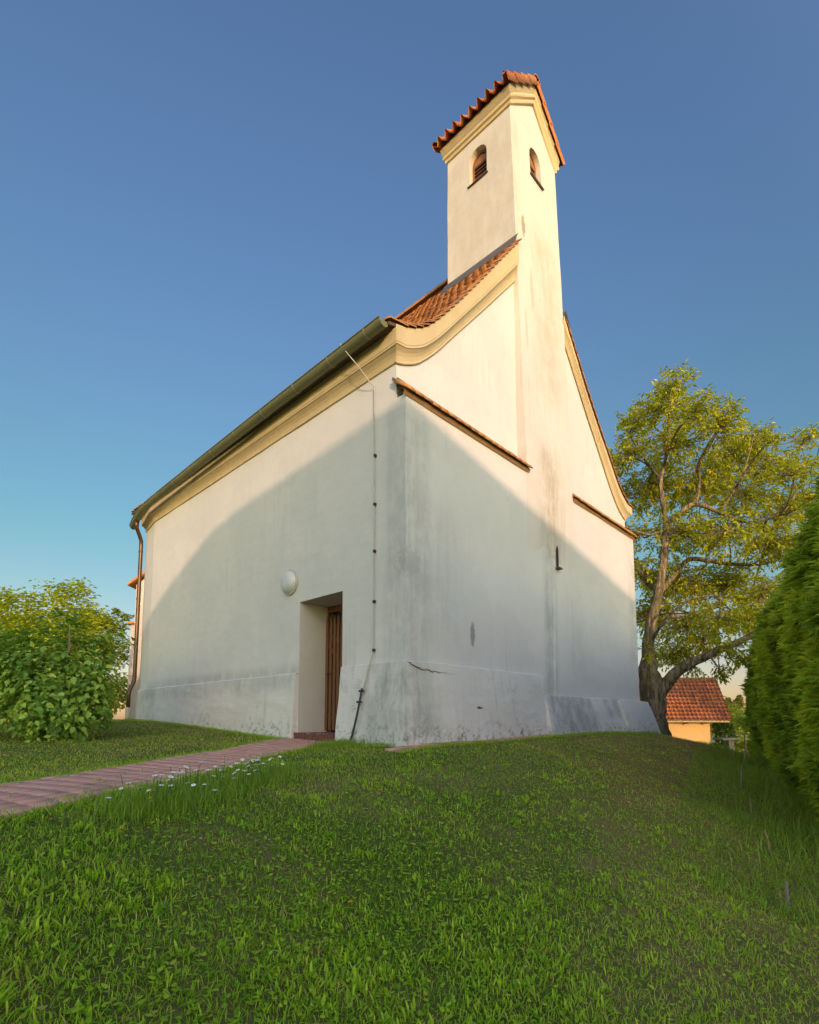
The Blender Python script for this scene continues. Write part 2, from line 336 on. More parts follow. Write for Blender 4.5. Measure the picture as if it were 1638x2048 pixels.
col = n.mix(n.math('MULTIPLY', n.ramp(X[0], .3, 3.5), n.ramp(n.noise(c, 1.4, 4, .6), .35, .6, .35, 1)), col, (.25, .17, .06))
fieldm = n.ramp(X[1], 38, 60); fc = n.mix(n.ramp(f3, .4, .6), (.2, .2, .05), (.3, .24, .09))
col = n.mix(fieldm, col, fc)
me = np_mesh('ground', np.stack([GX, GY, GZ], -1).reshape(-1, 3), quads=q, mats=[n.bsdf(col, .95, n.bump(f2, .8, .05), spec=.1)], smooth=True)
link(tag(bpy.data.objects.new('ground', me), kind='structure'))

# ------------------------------------------------------------------ brick path
pathA = [(-2.3, -1.2), (-2.15, 1.0), (-1.92, 2.46), (-1.87, 3.44), (-1.78, 4.44), (-1.62, 6.0), (-1.4, 7.6), (-.92, 8.1)]      # near edge
pathB = [(-3.3, -1.2), (-3.1, 1.2), (-2.85, 3.0), (-2.82, 4.1), (-2.78, 5.07), (-2.66, 6.5), (-2.45, 7.6), (-2.1, 9.3)]     # far edge
def resample(poly, n):
    p = np.array(poly); d = np.r_[0, np.cumsum(np.hypot(*np.diff(p, axis=0).T))]; t = np.linspace(0, d[-1], n)
    return np.c_[np.interp(t, d, p[:, 0]), np.interp(t, d, p[:, 1])]
NP_ = 56; PA, PB = resample(pathA, NP_), resample(pathB, NP_)
PATH_POLY = np.array(list(PA) + list(PB[::-1]))
def in_poly(x, y, poly):
    c = np.zeros(x.shape, bool); px, py = poly[:, 0], poly[:, 1]; j = len(poly) - 1
    for i in range(len(poly)):
        cond = ((py[i] > y) != (py[j] > y)); xi = (px[j] - px[i]) * (y - py[i]) / (py[j] - py[i] + 1e-12) + px[i]
        c ^= cond & (x < xi); j = i
    return c
m_paver = N('brick_paver'); n = m_paver; c = n.coord(); v = n.attr('v')
col = n.mix(n.ramp(v, .1, .9), (.7, .36, .26), (.54, .26, .19)); col = n.mix(n.ramp(n.noise(c, 5, 5, .75), .5, .7, 0, .55), col, (.3, .24, .2))
col = n.mix(n.ramp(n.noise(c, 1.2, 4, .7), .55, .7, 0, .5), col, (.13, .12, .06))
m_paver = n.bsdf(col, .85, n.bump(n.noise(c, 70, 4, .7), .5, .008), spec=.3)
n = N('path_joint_soil'); c = n.coord(); m_joint = n.bsdf(n.mix(n.ramp(n.noise(c, 7, 4, .7), .4, .6), (.04, .045, .015), (.055, .04, .022)), .95)
path_root = empty('path', (-2.2, 4, 1.13), kind='structure')
pm = MB(); att = []
P = []
for i in range(NP_):
    row = []
    for k in np.linspace(-.04, 1.04, 6):
        q_ = PA[i] * (1 - k) + PB[i] * k; row.append((q_[0], q_[1], tz(*q_) + .006))
    P.append(row)
pm.grid(P).build('path_bed', m_joint, path_root, off=path_root.location)
# pavers: long joints run along the path, broken at random
vs = []; fs = []; av = []
def curve(t, k):
    u = min(max(t, 0), .99999) * (NP_ - 1); i = int(u); f = u - i
    a = PA[i] * (1 - f) + PA[i + 1] * f; b = PB[i] * (1 - f) + PB[i + 1] * f; return a * (1 - k) + b * k
plen = float(np.hypot(*np.diff((PA + PB) / 2, axis=0).T).sum()); nacross = 9; nal = int(plen / .208)
grp = MB()
for r in range(nacross):
    for i in range(nal):
        o_ = 0; sm2 = .06 if i % 6 == 5 else .988
        t0, t1 = (i + o_ + .012) / nal, (i + o_ + (.86 if i % 6 == 5 else .99)) / nal; k0, k1 = (r + .085) / nacross, (r + .915) / nacross
        if t1 > 1: continue
        c4 = [curve(t0, k0), curve(t1, k0), curve(t1, k1), curve(t0, k1)]; tilt = [RG.normal(0, .0005) for _ in range(4)]; h = .03 + RG.normal(0, .0015)
        zc = [tz(*p_) for p_ in c4]; b = len(vs)
        ctr = sum(c4) / 4
        vs += [(p_[0], p_[1], z - .02) for p_, z in zip(c4, zc)]
        vs += [(p_[0], p_[1], z + h - .006 + t_) for p_, z, t_ in zip(c4, zc, tilt)]
        vs += [(*(ctr + (p_ - ctr) * .965), z + h + t_) for p_, z, t_ in zip(c4, zc, tilt)]
        for a_ in (0, 4):
            for e_ in range(4): fs.append((b + a_ + e_, b + a_ + (e_ + 1) % 4, b + a_ + 4 + (e_ + 1) % 4, b + a_ + 4 + e_))
        fs.append((b + 8, b + 9, b + 10, b + 11)); av += [RG.uniform(.35, .65)] * 12
me = np_mesh('paving', np.array(vs) - np.array(path_root.location), quads=np.array(fs), mats=[m_paver], attr=av)
link(bpy.data.objects.new('paving', me), path_root)
# narrow paver strip along the facade foot
vs = []; fs = []; av = []
for i in range(26):
    for r in range(2):
        s0, s1 = -.5 + i * .155 + .006, -.5 + (i + 1) * .155 - .006; t0, t1 = -.42 + r * .16 + .006, -.42 + (r + 1) * .16 - .006
        b = len(vs)
        for zz in (-.05, .016):
            for s_, t_ in ((s0, t0), (s1, t0), (s1, t1), (s0, t1)):
                p = W(s_, t_); vs.append((p[0], p[1], tz(*p) + zz + RG.normal(0, .002)))
        fs += [(b + 4, b + 5, b + 6, b + 7)] + [(b + e, b + (e + 1) % 4, b + 4 + (e + 1) % 4, b + 4 + e) for e in range(4)]; av += [RG.random()] * 8
p = W(1.4, -.3)
o = bpy.data.objects.new('pavement_strip', np_mesh('pavement_strip', vs, quads=np.array(fs), mats=[m_paver], attr=av)); link(tag(o, kind='structure'))
STRIP_POLY = np.array([W(-.52, -.44), W(3.55, -.44), W(3.55, .1), W(-.52, .1)])
CH_POLY = np.array([W(-.12, -.12), W(9.0, -.2), W(9.0, 12.2), W(-.12, 10.6)])

# ------------------------------------------------------------------ church
church = empty('church', (O2[0], O2[1], ZB), math.atan2(Rv[1], Rv[0]), label='small white plastered church with a slender bell tower, tiled roof and green gutter', cat='church')
def wob(p, a=.009, f=1.1):
    v = noise.noise_vector(Vector(p) * f); w = noise.noise_vector(Vector(p) * f * 3.3 + Vector((7, 3, 1)))
    return (p[0] + v[0] * a + w[0] * a * .4, p[1] + v[1] * a + w[1] * a * .4, p[2] + v[2] * a * .5)
def ls(a, b, step): 
    n_ = max(2, int(math.ceil(abs(b - a) / step)) + 1); return [a + (b - a) * i / (n_ - 1) for i in range(n_)]
def Z(z): return z - ZB
def sheet(mb, fn, us, vs, keep=None, w=.009):
    ids = {}; V = []; F = []
    def vid(i, j):
        if (i, j) not in ids: ids[(i, j)] = len(V); V.append(wob(fn(us[i], vs[j]), w))
        return ids[(i, j)]
    for i in range(len(us) - 1):
        for j in range(len(vs) - 1):
            um, vm = (us[i] + us[i + 1]) / 2, (vs[j] + vs[j + 1]) / 2
            if keep and not keep(um, vm): continue
            F.append((vid(i, j), vid(i + 1, j), vid(i + 1, j + 1), vid(i, j + 1)))
    mb.add(V, F)
WX = 8.62; XC = 4.31
Bp = [(0, 6.91), (.25, 7.02), (.5, 7.18), (.9, 7.57), (1.28, 8.01), (2.0, 8.84), (3.25, 10.3), (4.31, 11.56)]
def crv(pts, x):
    x = min(x, WX - x) if x > XC else x
    if x <= pts[0][0]: return pts[0][1] + (x - pts[0][0]) * (pts[1][1] - pts[0][1]) / (pts[1][0] - pts[0][0])
    # Catmull-Rom in z
    for i in range(len(pts) - 1):
        if x <= pts[i + 1][0] + 1e-9: break
    x0, z0 = pts[i]; x1, z1 = pts[i + 1]
    def sl(k):
        a = max(k - 1, 0); b = min(k + 1, len(pts) - 1); return (pts[b][1] - pts[a][1]) / (pts[b][0] - pts[a][0])
    h = x1 - x0; t = (x - x0) / h; m0, m1 = sl(i) * h, sl(i + 1) * h
    return (2 * t ** 3 - 3 * t * t + 1) * z0 + (t ** 3 - 2 * t * t + t) * m0 + (-2 * t ** 3 + 3 * t * t) * z1 + (t ** 3 - t * t) * m1
Tp = [(-.28, 7.37), (0, 7.46), (.3, 7.6), (.6, 7.82), (1.1, 8.38), (1.97, 9.46), (2.95, 10.72), (4.31, 12.42)]
DY0, DY1, DZ = 1.39, 2.57, 3.65
TpR = [(-.2, 7.25), (.15, 7.33), (.62, 7.6), (1.28, 8.27), (2.23, 9.28), (2.95, 10.14), (3.43, 10.76), (4.31, 12.3)]
def crvT(x): return crv(Tp if x <= XC else TpR, x)
wall = MB()
ys = ls(0, .2, .1)[:-1] + ls(.2, DY0, .17)[:-1] + ls(DY0, DY1, .2)[:-1] + ls(DY1, 9.45, .22); zs = ls(.6, DZ, .2)[:-1] + ls(DZ, 6.37, .22)[:-1] + ls(6.37, 7.3, .16)
sheet(wall, lambda y, z: (0, y, Z(z)), ys, zs, lambda y, z: not (DY0 < y < DY1 and z < DZ) and not (y < .2 and z > 6.37))
sheet(wall, lambda u, z: (.14 * u, 9.45 + .97 * u, Z(z)), [0, .25, .5, .75, 1], zs)
sheet(wall, lambda u, z: (.14 + 1.6 * u, 10.42 + 1.2 * u, Z(z)), ls(0, 1, .2), zs)
sheet(wall, lambda u, z: (1.74 + (8.62 - 1.74) * u, 11.62, Z(z)), ls(0, 1, .1), zs)
sheet(wall, lambda x, z: (x, 0, Z(z)), ls(0, WX, .22), ls(.6, 6.37, .2))
sheet(wall, lambda x, u: (x, .2 * u, Z(6.37 + .10 * u)), ls(0, WX, .22), [0, 1])
sheet(wall, lambda y, z: (WX, y, Z(z)), ls(0, .2, .1)[:-1] + ls(.2, 11.62, .3), zs, lambda y, z: not (y < .2 and z > 6.37))
uz = ls(0, 1, .07)
sheet(wall, lambda x, u: (x, .2 + .02 * u, Z(6.37 + u * (min(crv(Bp, x) + .25, crvT(x) - .06) - 6.37))), ls(0, WX, .17), uz)
wall.build('wall', m_wall, church, smooth=False, weld=.002)
# a shallow proud seam running down the facade and the vertical crease
MB().grid([[wob((4.2 + dx + .03 * math.sin(z * 2), -.002 - dy, Z(z)), .004) for z in ls(1.9, 4.7, .15)] for dx, dy in ((0, 0), (.035, .022), (.06, .024), (.2, -.004))]).build('plaster_seam', m_wall, church, smooth=True)
# door opening
rv = MB()
dp = .6
sheet(rv, lambda u, z: (u, DY1, Z(z)), ls(0, dp + .25, .15), ls(1.2, DZ, .2)); sheet(rv, lambda u, z: (u, DY0, Z(z)), ls(0, dp + .25, .15), ls(1.2, DZ, .2))
sheet(rv, lambda u, y: (u, y, Z(DZ)), ls(0, dp + .25, .15), ls(DY0, DY1, .2))
rv.build('door_reveal', m_reveal, church, weld=.002)
gate = MB()
y = DY0 + .03
bm_frame = MB(); bm_frame.box(dp, dp + .06, DY0, DY1, Z(3.54), Z(DZ)); bm_frame.box(dp, dp + .06, DY1 - .05, DY1, Z(1.4), Z(3.54)); bm_frame.box(dp, dp + .06, DY0, DY0 + .05, Z(1.4), Z(3.54))
bm_frame.build('door_frame', m_wood, church, bevel=.004)
MB().box(dp + .12, dp + .16, DY0 + .02, DY1 - .02, Z(1.38), Z(3.54)).build('inner_door', m_dark, church)
gt = MB(); y = DY1 - .02; k = 0
while y > DY0 + .05:
    a, b = y - .066, y; c0 = (a + b) / 2; x0, x1 = dp - .045, dp - .028
    z0, z1 = Z(1.42), Z(3.3)
    prof = [(a, z0), (b, z0), (b, z1), (b - .012, z1 + .035), (b - .004, z1 + .055), (c0 + .014, z1 + .12), (c0, z1 + .165), (c0 - .014, z1 + .12), (a + .004, z1 + .055), (a + .012, z1 + .035), (a, z1)]
    nn = len(prof); dx = RG.normal(0, .003); V = [(x0 + dx, p_[0], p_[1]) for p_ in prof] + [(x1 + dx, p_[0], p_[1]) for p_ in prof]
    gt.add(V, [tuple(range(nn)), tuple(reversed(range(nn, 2 * nn)))] + [(i, i + nn, (i + 1) % nn + nn, (i + 1) % nn) for i in range(nn)])
    y -= .106; k += 1
gt.box(dp - .024, dp + .006, DY0 + .03, DY1 - .02, Z(1.62), Z(1.71)); gt.box(dp - .024, dp + .006, DY0 + .03, DY1 - .02, Z(2.98), Z(3.07))
L_ = math.hypot(1.0, 1.2)
gt.obox((dp - .009, (DY0 + DY1) / 2, Z(2.35)), (.0145, 0, 0), (0, .5, .6), (0, .03, -.025))
g_ = gt.build('picket_gate', m_wood, church)
MB().tube([(dp - .05, 2.44, Z(2.42)), (dp - .1, 2.44, Z(2.42)), (dp - .1, 2.34, Z(2.42))], .012, 6).build('gate_handle', m_dsteel, g_)
st = MB(); st.box(-.06, dp + .1, DY0 - .0, DY1 - .012, Z(1.18), Z(1.385))
for i in range(15):
    st.box(-.085, -.058, DY0 + .005 + i * .078, DY0 + .005 + i * .078 + .068, Z(1.16), Z(1.385)); 
st.build('brick_step', simple('step_brick', (.2, .075, .06), .8, .25, 9, bump=.3, dark=(.07, .035, .03)), church, bevel=.003)

# plinths (battered)
def plinth(pts_top, pts_bot, ztop, zbot, name='plinth', closed_ends=True):
    mb = MB(); n_ = 7; nz = 9; rows = []
    for i in range(len(pts_top) - 1):
        for k in range(n_ if i < len(pts_top) - 2 else n_ + 1):
            u = k / n_
            a = tuple(pts_top[i][j] * (1 - u) + pts_top[i + 1][j] * u for j in (0, 1)); b = tuple(pts_bot[i][j] * (1 - u) + pts_bot[i + 1][j] * u for j in (0, 1)); rows.append((a, b))
    P_ = []
    for a, b in rows:
        inn = 0 if True else (a[0] + .5 * (XC - a[0]) / 6 , a[1] + .35) if False else None
        col_ = []
        for j in range(nz + 1):
            w_ = j / nz; f = w_ ** 1.25; z = zbot * (1 - w_) + ztop * w_
            x_ = b[0] * (1 - f) + a[0] * f; y_ = b[1] * (1 - f) + a[1] * f
            col_.append(wob((x_, y_, Z(z)), .016, 2.3))
        P_.append(col_)
    mb.grid(P_)
    return mb, P_
def cap_to(mb, P_, inner, lift=.035):
    V = [c_[-1] for c_ in P_]; n_ = len(V); I = [inner(p) for p in V]
    mb.add(V + [(p[0], p[1], v[2] + lift) for p, v in zip(I, V)], [(i, i + n_, i + 1 + n_, i + 1) for i in range(n_ - 1)])
def end_to(mb, colm, inner):
    n_ = len(colm); I = [inner(p) for p in colm]
    mb.add(list(colm) + [(q_[0], q_[1], p[2]) for p, q_ in zip(colm, I)], [(i, i + 1, i + 1 + n_, i + n_) for i in range(n_ - 1)])
# far left plinth
inx = lambda p: (.05, p[1], p[2]); iny = lambda p: (p[0], .05, p[2])
mb, P_ = plinth([(-.06, DY1 + .012), (-.055, 6), (-.05, 9.45), (.09, 10.45), (.5, 10.8)], [(-.12, DY1 + .012), (-.11, 6), (-.1, 9.45), (.04, 10.52), (.5, 10.9)], 2.39, .9)
cap_to(mb, P_, lambda p: (max(p[0] + .11, .03), p[1], p[2]), .05); end_to(mb, P_[0], inx); mb.build('plinth', m_plinth, church, smooth=False)
# corner plinth, wraps from the door round the near corner to x=3.69
mb, P_ = plinth([(-.025, DY0 - .01), (-.03, .5), (-.04, -.045), (1.5, -.05), (3.69, -.05)], [(-.2, DY0 - .06), (-.2, .5), (-.2, -.2), (1.5, -.19), (3.69, -.16)], 2.42, .9)
cap_to(mb, P_, lambda p: (max(p[0], .02), max(p[1], .02), p[2]), .02); end_to(mb, P_[0], inx); end_to(mb, P_[-1], iny); mb.build('plinth', m_plinth, church)
mb, P_ = plinth([(3.66, -.08), (5.3, -.08), (7.02, -.08)], [(3.66, -.3), (5.3, -.32), (7.05, -.33)], 2.06, .9)
cap_to(mb, P_, iny, .03); end_to(mb, P_[-1], iny); end_to(mb, P_[0], iny); mb.build('plinth', m_plinth, church, label='grey stained lower plinth')
mb, P_ = plinth([(7.03, -.14), (8.0, -.14), (8.84, -.13), (8.86, .6), (8.86, 3)], [(7.06, -.42), (8.1, -.44), (9.18, -.4), (9.2, .6), (9.1, 3)], 2.06, .9)
cap_to(mb, P_, lambda p: (min(p[0], WX - .02), max(p[1], .05), p[2]), .03); end_to(mb, P_[0], iny); mb.build('plinth', m_plinth, church)
# crack in the corner plinth
cr = MB(); xs_ = ls(.0, .95, .05); zc_ = 2.36
for i in range(len(xs_) - 1):
    z0 = 2.385 - .05 * xs_[i] - .1 * math.sin(min(xs_[i], .5) * 4) * .6 + RG.normal(0, .008); z1 = z0 + RG.normal(-.004, .012); w_ = .002 * (1 - xs_[i]) + .001
    y_ = -.066
    cr.obox(((xs_[i] + xs_[i + 1]) / 2, y_, Z((z0 + z1) / 2)), (.028, 0, (z1 - z0) / 2), (0, .01, 0), (0, 0, w_ / 2))
cr.build('plaster_crack', m_dark, church)
# slit niche: raised dark plate, the recess's shade is put into its colour
nm = MB(); pr = [(4.385, 4.68), (4.455, 4.68), (4.455, 5.05), (4.42, 5.14), (4.385, 5.05)]
nm.add([(a, -.03, Z(b)) for a, b in pr] + [(a, -.022, Z(b)) for a, b in pr], [(0, 1, 2, 3, 4)] + [(i, i + 5, (i + 1) % 5 + 5, (i + 1) % 5) for i in range(5)])
nb = nm.build('slit_niche', m_dark, church)
MB().box(4.36, 4.5, -.09, -.0, Z(4.645), Z(4.675)).build('sill', m_brown, nb)

# cornice profile (p = projection, h = height fraction)
PROF = [(0, 0), (.028, .005), (.034, .03), (.026, .06), (.03, .1), (.045, .2), (.075, .3), (.115, .38), (.125, .4), (.142, .41), (.142, .47), (.15, .49), (.155, 1.0)]
def pr_h(x): return 1
side = MB(); rows = []
stations = [(0, .2, -1, -1, True)]
path = [(0, .2), (0, 3), (0, 6), (0, 9.45), (.14, 10.42), (.9, 10.98), (1.74, 11.62)]
P_ = []
for i, (px_, py_) in enumerate(path):
    if i == 0: nx, ny = -1, -1                      # 45 degree mitre at the near corner
    elif py_ < 9.4: nx, ny = -1, 0
    elif i == 3: nx, ny = -1, .07
    elif i == 4: nx, ny = -.9, .5
    else: nx, ny = -.6, .8
    P_.append([wob((px_ + nx * p_, py_ + ny * p_, Z(6.92) + h_ * .42), .004) for p_, h_ in PROF])
side.grid(P_)
side.build('cornice', m_cornice, church, smooth=False)
side = MB(); P_ = [[(WX + (p_), y_ - (p_ if y_ < .3 else 0), Z(6.92) + h_ * .42) for p_, h_ in PROF] for y_ in (.2, 5, 11.6)]; side.grid(P_); side.build('cornice', m_cornice, church)
# gable band following the S-curve
def band(x0, x1, sgn):
    P_ = []; xs = ls(x0, x1, .09)
    for x in xs:
        b = crv(Bp, x); e = .01; t_ = crvT(x) - .02
        row = []
        for p_, h_ in PROF:
            h2 = h_ if h_ < .4 else h_
            z = b + (t_ - b) * h2
            row.append((x, .2 - p_ * .85, z))
        P_.append(row)
    # mitre at the eaves end
    x = xs[0]; P_[0] = [(x - sgn * p_, .2 - p_, crv(Bp, x) + (crvT(x - sgn * p_) - .02 - crv(Bp, x)) * h_) for p_, h_ in PROF]
    return MB().grid([[wob((a, b, Z(c_)), .004) for a, b, c_ in r] for r in P_])
band(0, 3.34, 1).build('gable_cornice', m_cornice, church); band(WX, 5.2, -1).build('gable_cornice', m_cornice, church)

# main roof: substrate + plain tiles laid in courses along the S-curve
def slope_samples(sgn):
    xs = np.linspace(-.28, 4.31, 400); z = np.array([crvT(x) if sgn > 0 else crvT(WX - x - 1e-6) for x in xs]); d = np.r_[0, np.cumsum(np.hypot(np.diff(xs), np.diff(z)))]
    return xs, z, d
xs_s, zs_s, ds_s = slope_samples(1)
roof = empty('roof', (0, 0, 0)); roof.parent = church
sub = MB()
for sg in (1, -1):
    xs_s, zs_s, ds_s = slope_samples(sg)
    X_ = [x if sg > 0 else WX - x for x in xs_s[::8]]
    kc = [i for i, x in enumerate(xs_s[::8]) if x < 3.4]; nk = len(kc)
    for ya_, yb_, kk_ in ((.07, 1.9, nk), (1.9, 10.45, len(X_))):
        top = [[(x, y, Z(z) - .0) for x, z in zip(X_[:kk_], zs_s[::8])] for y in (ya_, yb_)]; bot = [[(x, y, Z(z) - .05) for x, z in zip(X_[:kk_], zs_s[::8])] for y in (ya_, yb_)]
        sub.grid(top); sub.grid(bot)
        for i in (0, 1): sub.grid([top[i], bot[i]])
        sub.grid([[top[0][0], bot[0][0]], [top[1][0], bot[1][0]]])
sub.build('roof_boarding', m_brown, roof)
vs = []; fs = []; av = []
tw, gauge, tl, th = .18, .195, .4, .02
for sg in (1, -1):
    xs_s, zs_s, ds_s = slope_samples(sg); total = ds_s[-1]; nc = int(total / gauge)
    for c_ in range(nc):
        d0 = c_ * gauge; d1 = min(d0 + tl, total); xa, za = np.interp(d0, ds_s, xs_s), np.interp(d0, ds_s, zs_s); xb, zb = np.interp(d1, ds_s, xs_s), np.interp(d1, ds_s, zs_s)
        un = np.array([xb - xa, zb - za]); un /= np.linalg.norm(un); nm_ = np.array([-un[1], un[0]])
        offb, offa = .004, .052
        yy = .03 + (tw / 2 if c_ % 2 else 0)
        if c_ % 2: starts = [(.03, .03 + tw / 2)] 
        else: starts = []
        y_ = yy
        while y_ < 10.35: starts.append((y_, y_ + tw)); y_ += tw
        for (y0, y1) in starts:
            if sg < 0 and y0 > 2: continue
            if xa > 3.2 and y0 < 1.95: continue
            j = RG.normal(0, .012); l_ = RG.normal(0, .012)
            pa = np.array([xa, za]) + nm_ * (offa + j * .4) - un * l_; pb = np.array([xb, zb]) + nm_ * offb
            fx = (lambda x: x) if sg > 0 else (lambda x: WX - x)
            a0, a1 = y0 + .003, y1 - .003; b = len(vs); m_ = (a0 + a1) / 2; cut = un * .045 if (y1 - y0) > .1 else un * 0
            lo = [(pa + cut, a0), (pa + cut * .25, a0 + (a1 - a0) * .2), (pa, m_), (pa + cut * .25, a1 - (a1 - a0) * .2), (pa + cut, a1)]
            for base in (0, -th):
                for pt, yv in lo: q_ = pt + nm_ * base; vs.append((fx(q_[0]), yv, Z(q_[1])))
                for yv in (a1, a0): q_ = pb + nm_ * base; vs.append((fx(q_[0]), yv, Z(q_[1])))
            fs.append([b + i for i in range(7)]); 
            for i in range(6): fs.append([b + i, b + i + 1, b + 7 + i + 1, b + 7 + i])
            fs.append([b + 6, b, b + 7, b + 13]); av += [RG.random()] * 14
me = bpy.data.meshes.new('roof_tiles'); me.from_pydata(vs, [], fs); me.materials.append(m_tile)
a = me.attributes.new('v', 'FLOAT', 'POINT'); a.data.foreach_set('value', av); link(bpy.data.objects.new('roof_tiles', me), roof)
rt = MB()
y_ = 1.9
while y_ < 10.2:
    P_ = [[(XC + math.cos(a_) * .13 * s2, yv, Z(12.5) - .02 + math.sin(a_) * .12 * s2) for a_ in [R_(-10 + 20 * k) for k in range(11)]] for yv, s2 in ((y_, 1.0), (y_ + .4, 1.1))]
    rt.grid(P_); y_ += .36
o = rt.build('ridge_tiles', m_tile, roof, smooth=True)
# snow hook
MB().tube([(1.9, 2.2, Z(9.5)), (1.86, 2.2, Z(9.72)), (1.8, 2.2, Z(9.74))], .008, 5).build('snow_hook', m_dsteel, roof)
# lead flashing against the tower's left and right flanks
for sx in (3.22, 5.38):
    fl = MB(); s_ = 1 if sx < 4 else -1
    fl.grid([[(sx + s_ * .12, y_, Z(crvT(sx)) + .34), (sx + s_ * .06, y_, Z(crvT(sx)) + .26), (sx - s_ * .13, y_, Z(crvT(sx - s_ * .13)) + .075)] for y_ in ls(.04, 1.98, .1)])
    fl.build('lead_flashing', m_lead, roof)
# eaves board + gutter
MB().grid([[(-.1, .12, Z(7.325)), (-.1, 9.45, Z(7.325)), (.02, 10.5, Z(7.325)), (.9, 11.2, Z(7.325))], [(-.275, .12, Z(7.325)), (-.275, 9.45, Z(7.32)), (-.14, 10.5, Z(7.32)), (.8, 11.3, Z(7.32))]]).build('eaves_board', m_brown, church)
gpath = [(-.35, .1, 7.36), (-.35, 3, 7.33), (-.35, 6, 7.28), (-.35, 8.6, 7.22), (-.34, 9.45, 7.18), (-.24, 10.15, 7.14), (-.12, 10.75, 7.11)]
gu = MB(); P_ = []
r = .095
for i, p in enumerate(gpath):
    P_.append([(p[0] + math.cos(a_) * (r + 0), p[1], Z(p[2] + math.sin(a_) * r)) for a_ in [math.pi + math.pi * k / 12 for k in range(13)]])
Pi = [[(p[0] + math.cos(a_) * (r - .006), p[1], Z(p[2] + math.sin(a_) * (r - .006))) for a_ in [math.pi + math.pi * k / 12 for k in range(13)]] for p in gpath]
gu.grid(P_); gu.grid(Pi)
gu.tube([(p[0] - r - .004, p[1], Z(p[2]) + .004) for p in gpath], .011, 6)
gu.add([P_[0][k] for k in range(13)], [tuple(range(13))]); gu.add([P_[-1][k] for k in range(13)], [tuple(range(13))])
gut = gu.build('gutter', m_copper, church, smooth=False)
for y_ in (.44, 1.32, 2.28, 3.33, 4.34, 5.35, 6.38, 7.3, 8.28, 9.21):
    z_ = np.interp(y_, [p[1] for p in gpath], [p[2] for p in gpath]); br = MB()
    arc = [(-.35 + math.cos(a_) * (r + .009), y_, Z(z_ + math.sin(a_) * (r + .009))) for a_ in [math.pi + math.pi * k / 12 for k in range(13)]]
    P2 = [[(x, y_ + dy_, z) for x, _, z in arc] for dy_ in (-.016, .016)]; br.grid(P2)
    br.tube([arc[0], (arc[0][0] + .03, y_, arc[0][2] + .02), (-.26, y_, Z(7.4))], .007, 5)
    br.build('gutter_bracket', m_brk, gut)
# downpipe
dpth = [(-.24, 10.12, 7.07), (-.24, 10.12, 6.95), (-.22, 10.14, 6.87), (-.1, 10.26, 6.72), (-.03, 10.32, 6.6), (-.02, 10.34, 6.45), (-.02, 10.34, 2.72), (-.04, 10.34, 2.62), (-.13, 10.32, 2.42), (-.155, 10.31, 2.32), (-.155, 10.31, 1.92)]
dpm = MB().tube([(a, b, Z(c_)) for a, b, c_ in dpth], [.075, .06] + [.052] * 9, 12)
dpipe = dpm.build('downpipe', m_pipe, church, smooth=True)
for z_ in (6.3, 4.95, 2.78):
    MB().tube([(-.02, 10.34, Z(z_) - .02), (-.02, 10.34, Z(z_) + .02)], .06, 12).build('pipe_clip', m_pipe, dpipe)
MB().tube([(-.155, 10.31, Z(1.45)), (-.155, 10.31, Z(1.9)), (-.155, 10.31, Z(1.93))], [.066, .066, .075], 14).build('standpipe', m_plastic, dpipe, smooth=True)

m_bed = simple('mortar_bed', (.34, .2, .09), .9, .3, 9, bump=.4)
# tile ledges capping the thicker lower wall
def ledge(x0, x1):
    lm = empty('tiled_ledge'); lm.parent = church
    vs = []; fs = []; av = []
    n_ = int((x1 - x0) / .185); w_ = (x1 - x0) / n_
    for course in (0, 1):
        for i in range(n_):
            a = x0 + i * w_ + .002 + (.0 if course == 0 else w_ * .5 * 0); b_ = a + w_ - .004; j = RG.normal(0, .004); zo = course * .021
            p0 = (-.1 + course * .03, 6.378 + course * .045 + j); p1 = (.205, 6.61 + course * .028)
            B = len(vs)
            for dz in (0, .032):
                for yv, zv in (p0, p1):
                    vs += [(a, yv, Z(zv + dz)), (b_, yv, Z(zv + dz))]
            fs += [(B, B + 1, B + 3, B + 2), (B + 4, B + 6, B + 7, B + 5), (B, B + 4, B + 5, B + 1), (B, B + 2, B + 6, B + 4), (B + 1, B + 5, B + 7, B + 3), (B + 2, B + 3, B + 7, B + 6)]; av += [RG.random()] * 8
    me = np_mesh('ledge_tiles', vs, quads=np.array(fs), mats=[m_tile_l], attr=av); link(bpy.data.objects.new('ledge_tiles', me), lm)
    MB().add([(x0 + .01, -.05, Z(6.385)), (x1 - .01, -.05, Z(6.385)), (x1 - .01, -.012, Z(6.32)), (x0 + .01, -.012, Z(6.32)), (x0 + .01, .1, Z(6.48)), (x1 - .01, .1, Z(6.48))], [(0, 1, 2, 3), (0, 4, 5, 1)]).build('mortar_bed', m_bed, lm)
    MB().grid([[(x0 + .09, .197, Z(6.715)), (x0 + .09, .18, Z(6.66)), (x0 + .09, .1, Z(6.60))], [(x1 - .09, .197, Z(6.715)), (x1 - .09, .18, Z(6.66)), (x1 - .09, .1, Z(6.60))]]).build('lead_flashing', m_lead, lm)
ledge(-.08, 3.4); ledge(5.19, 8.72)

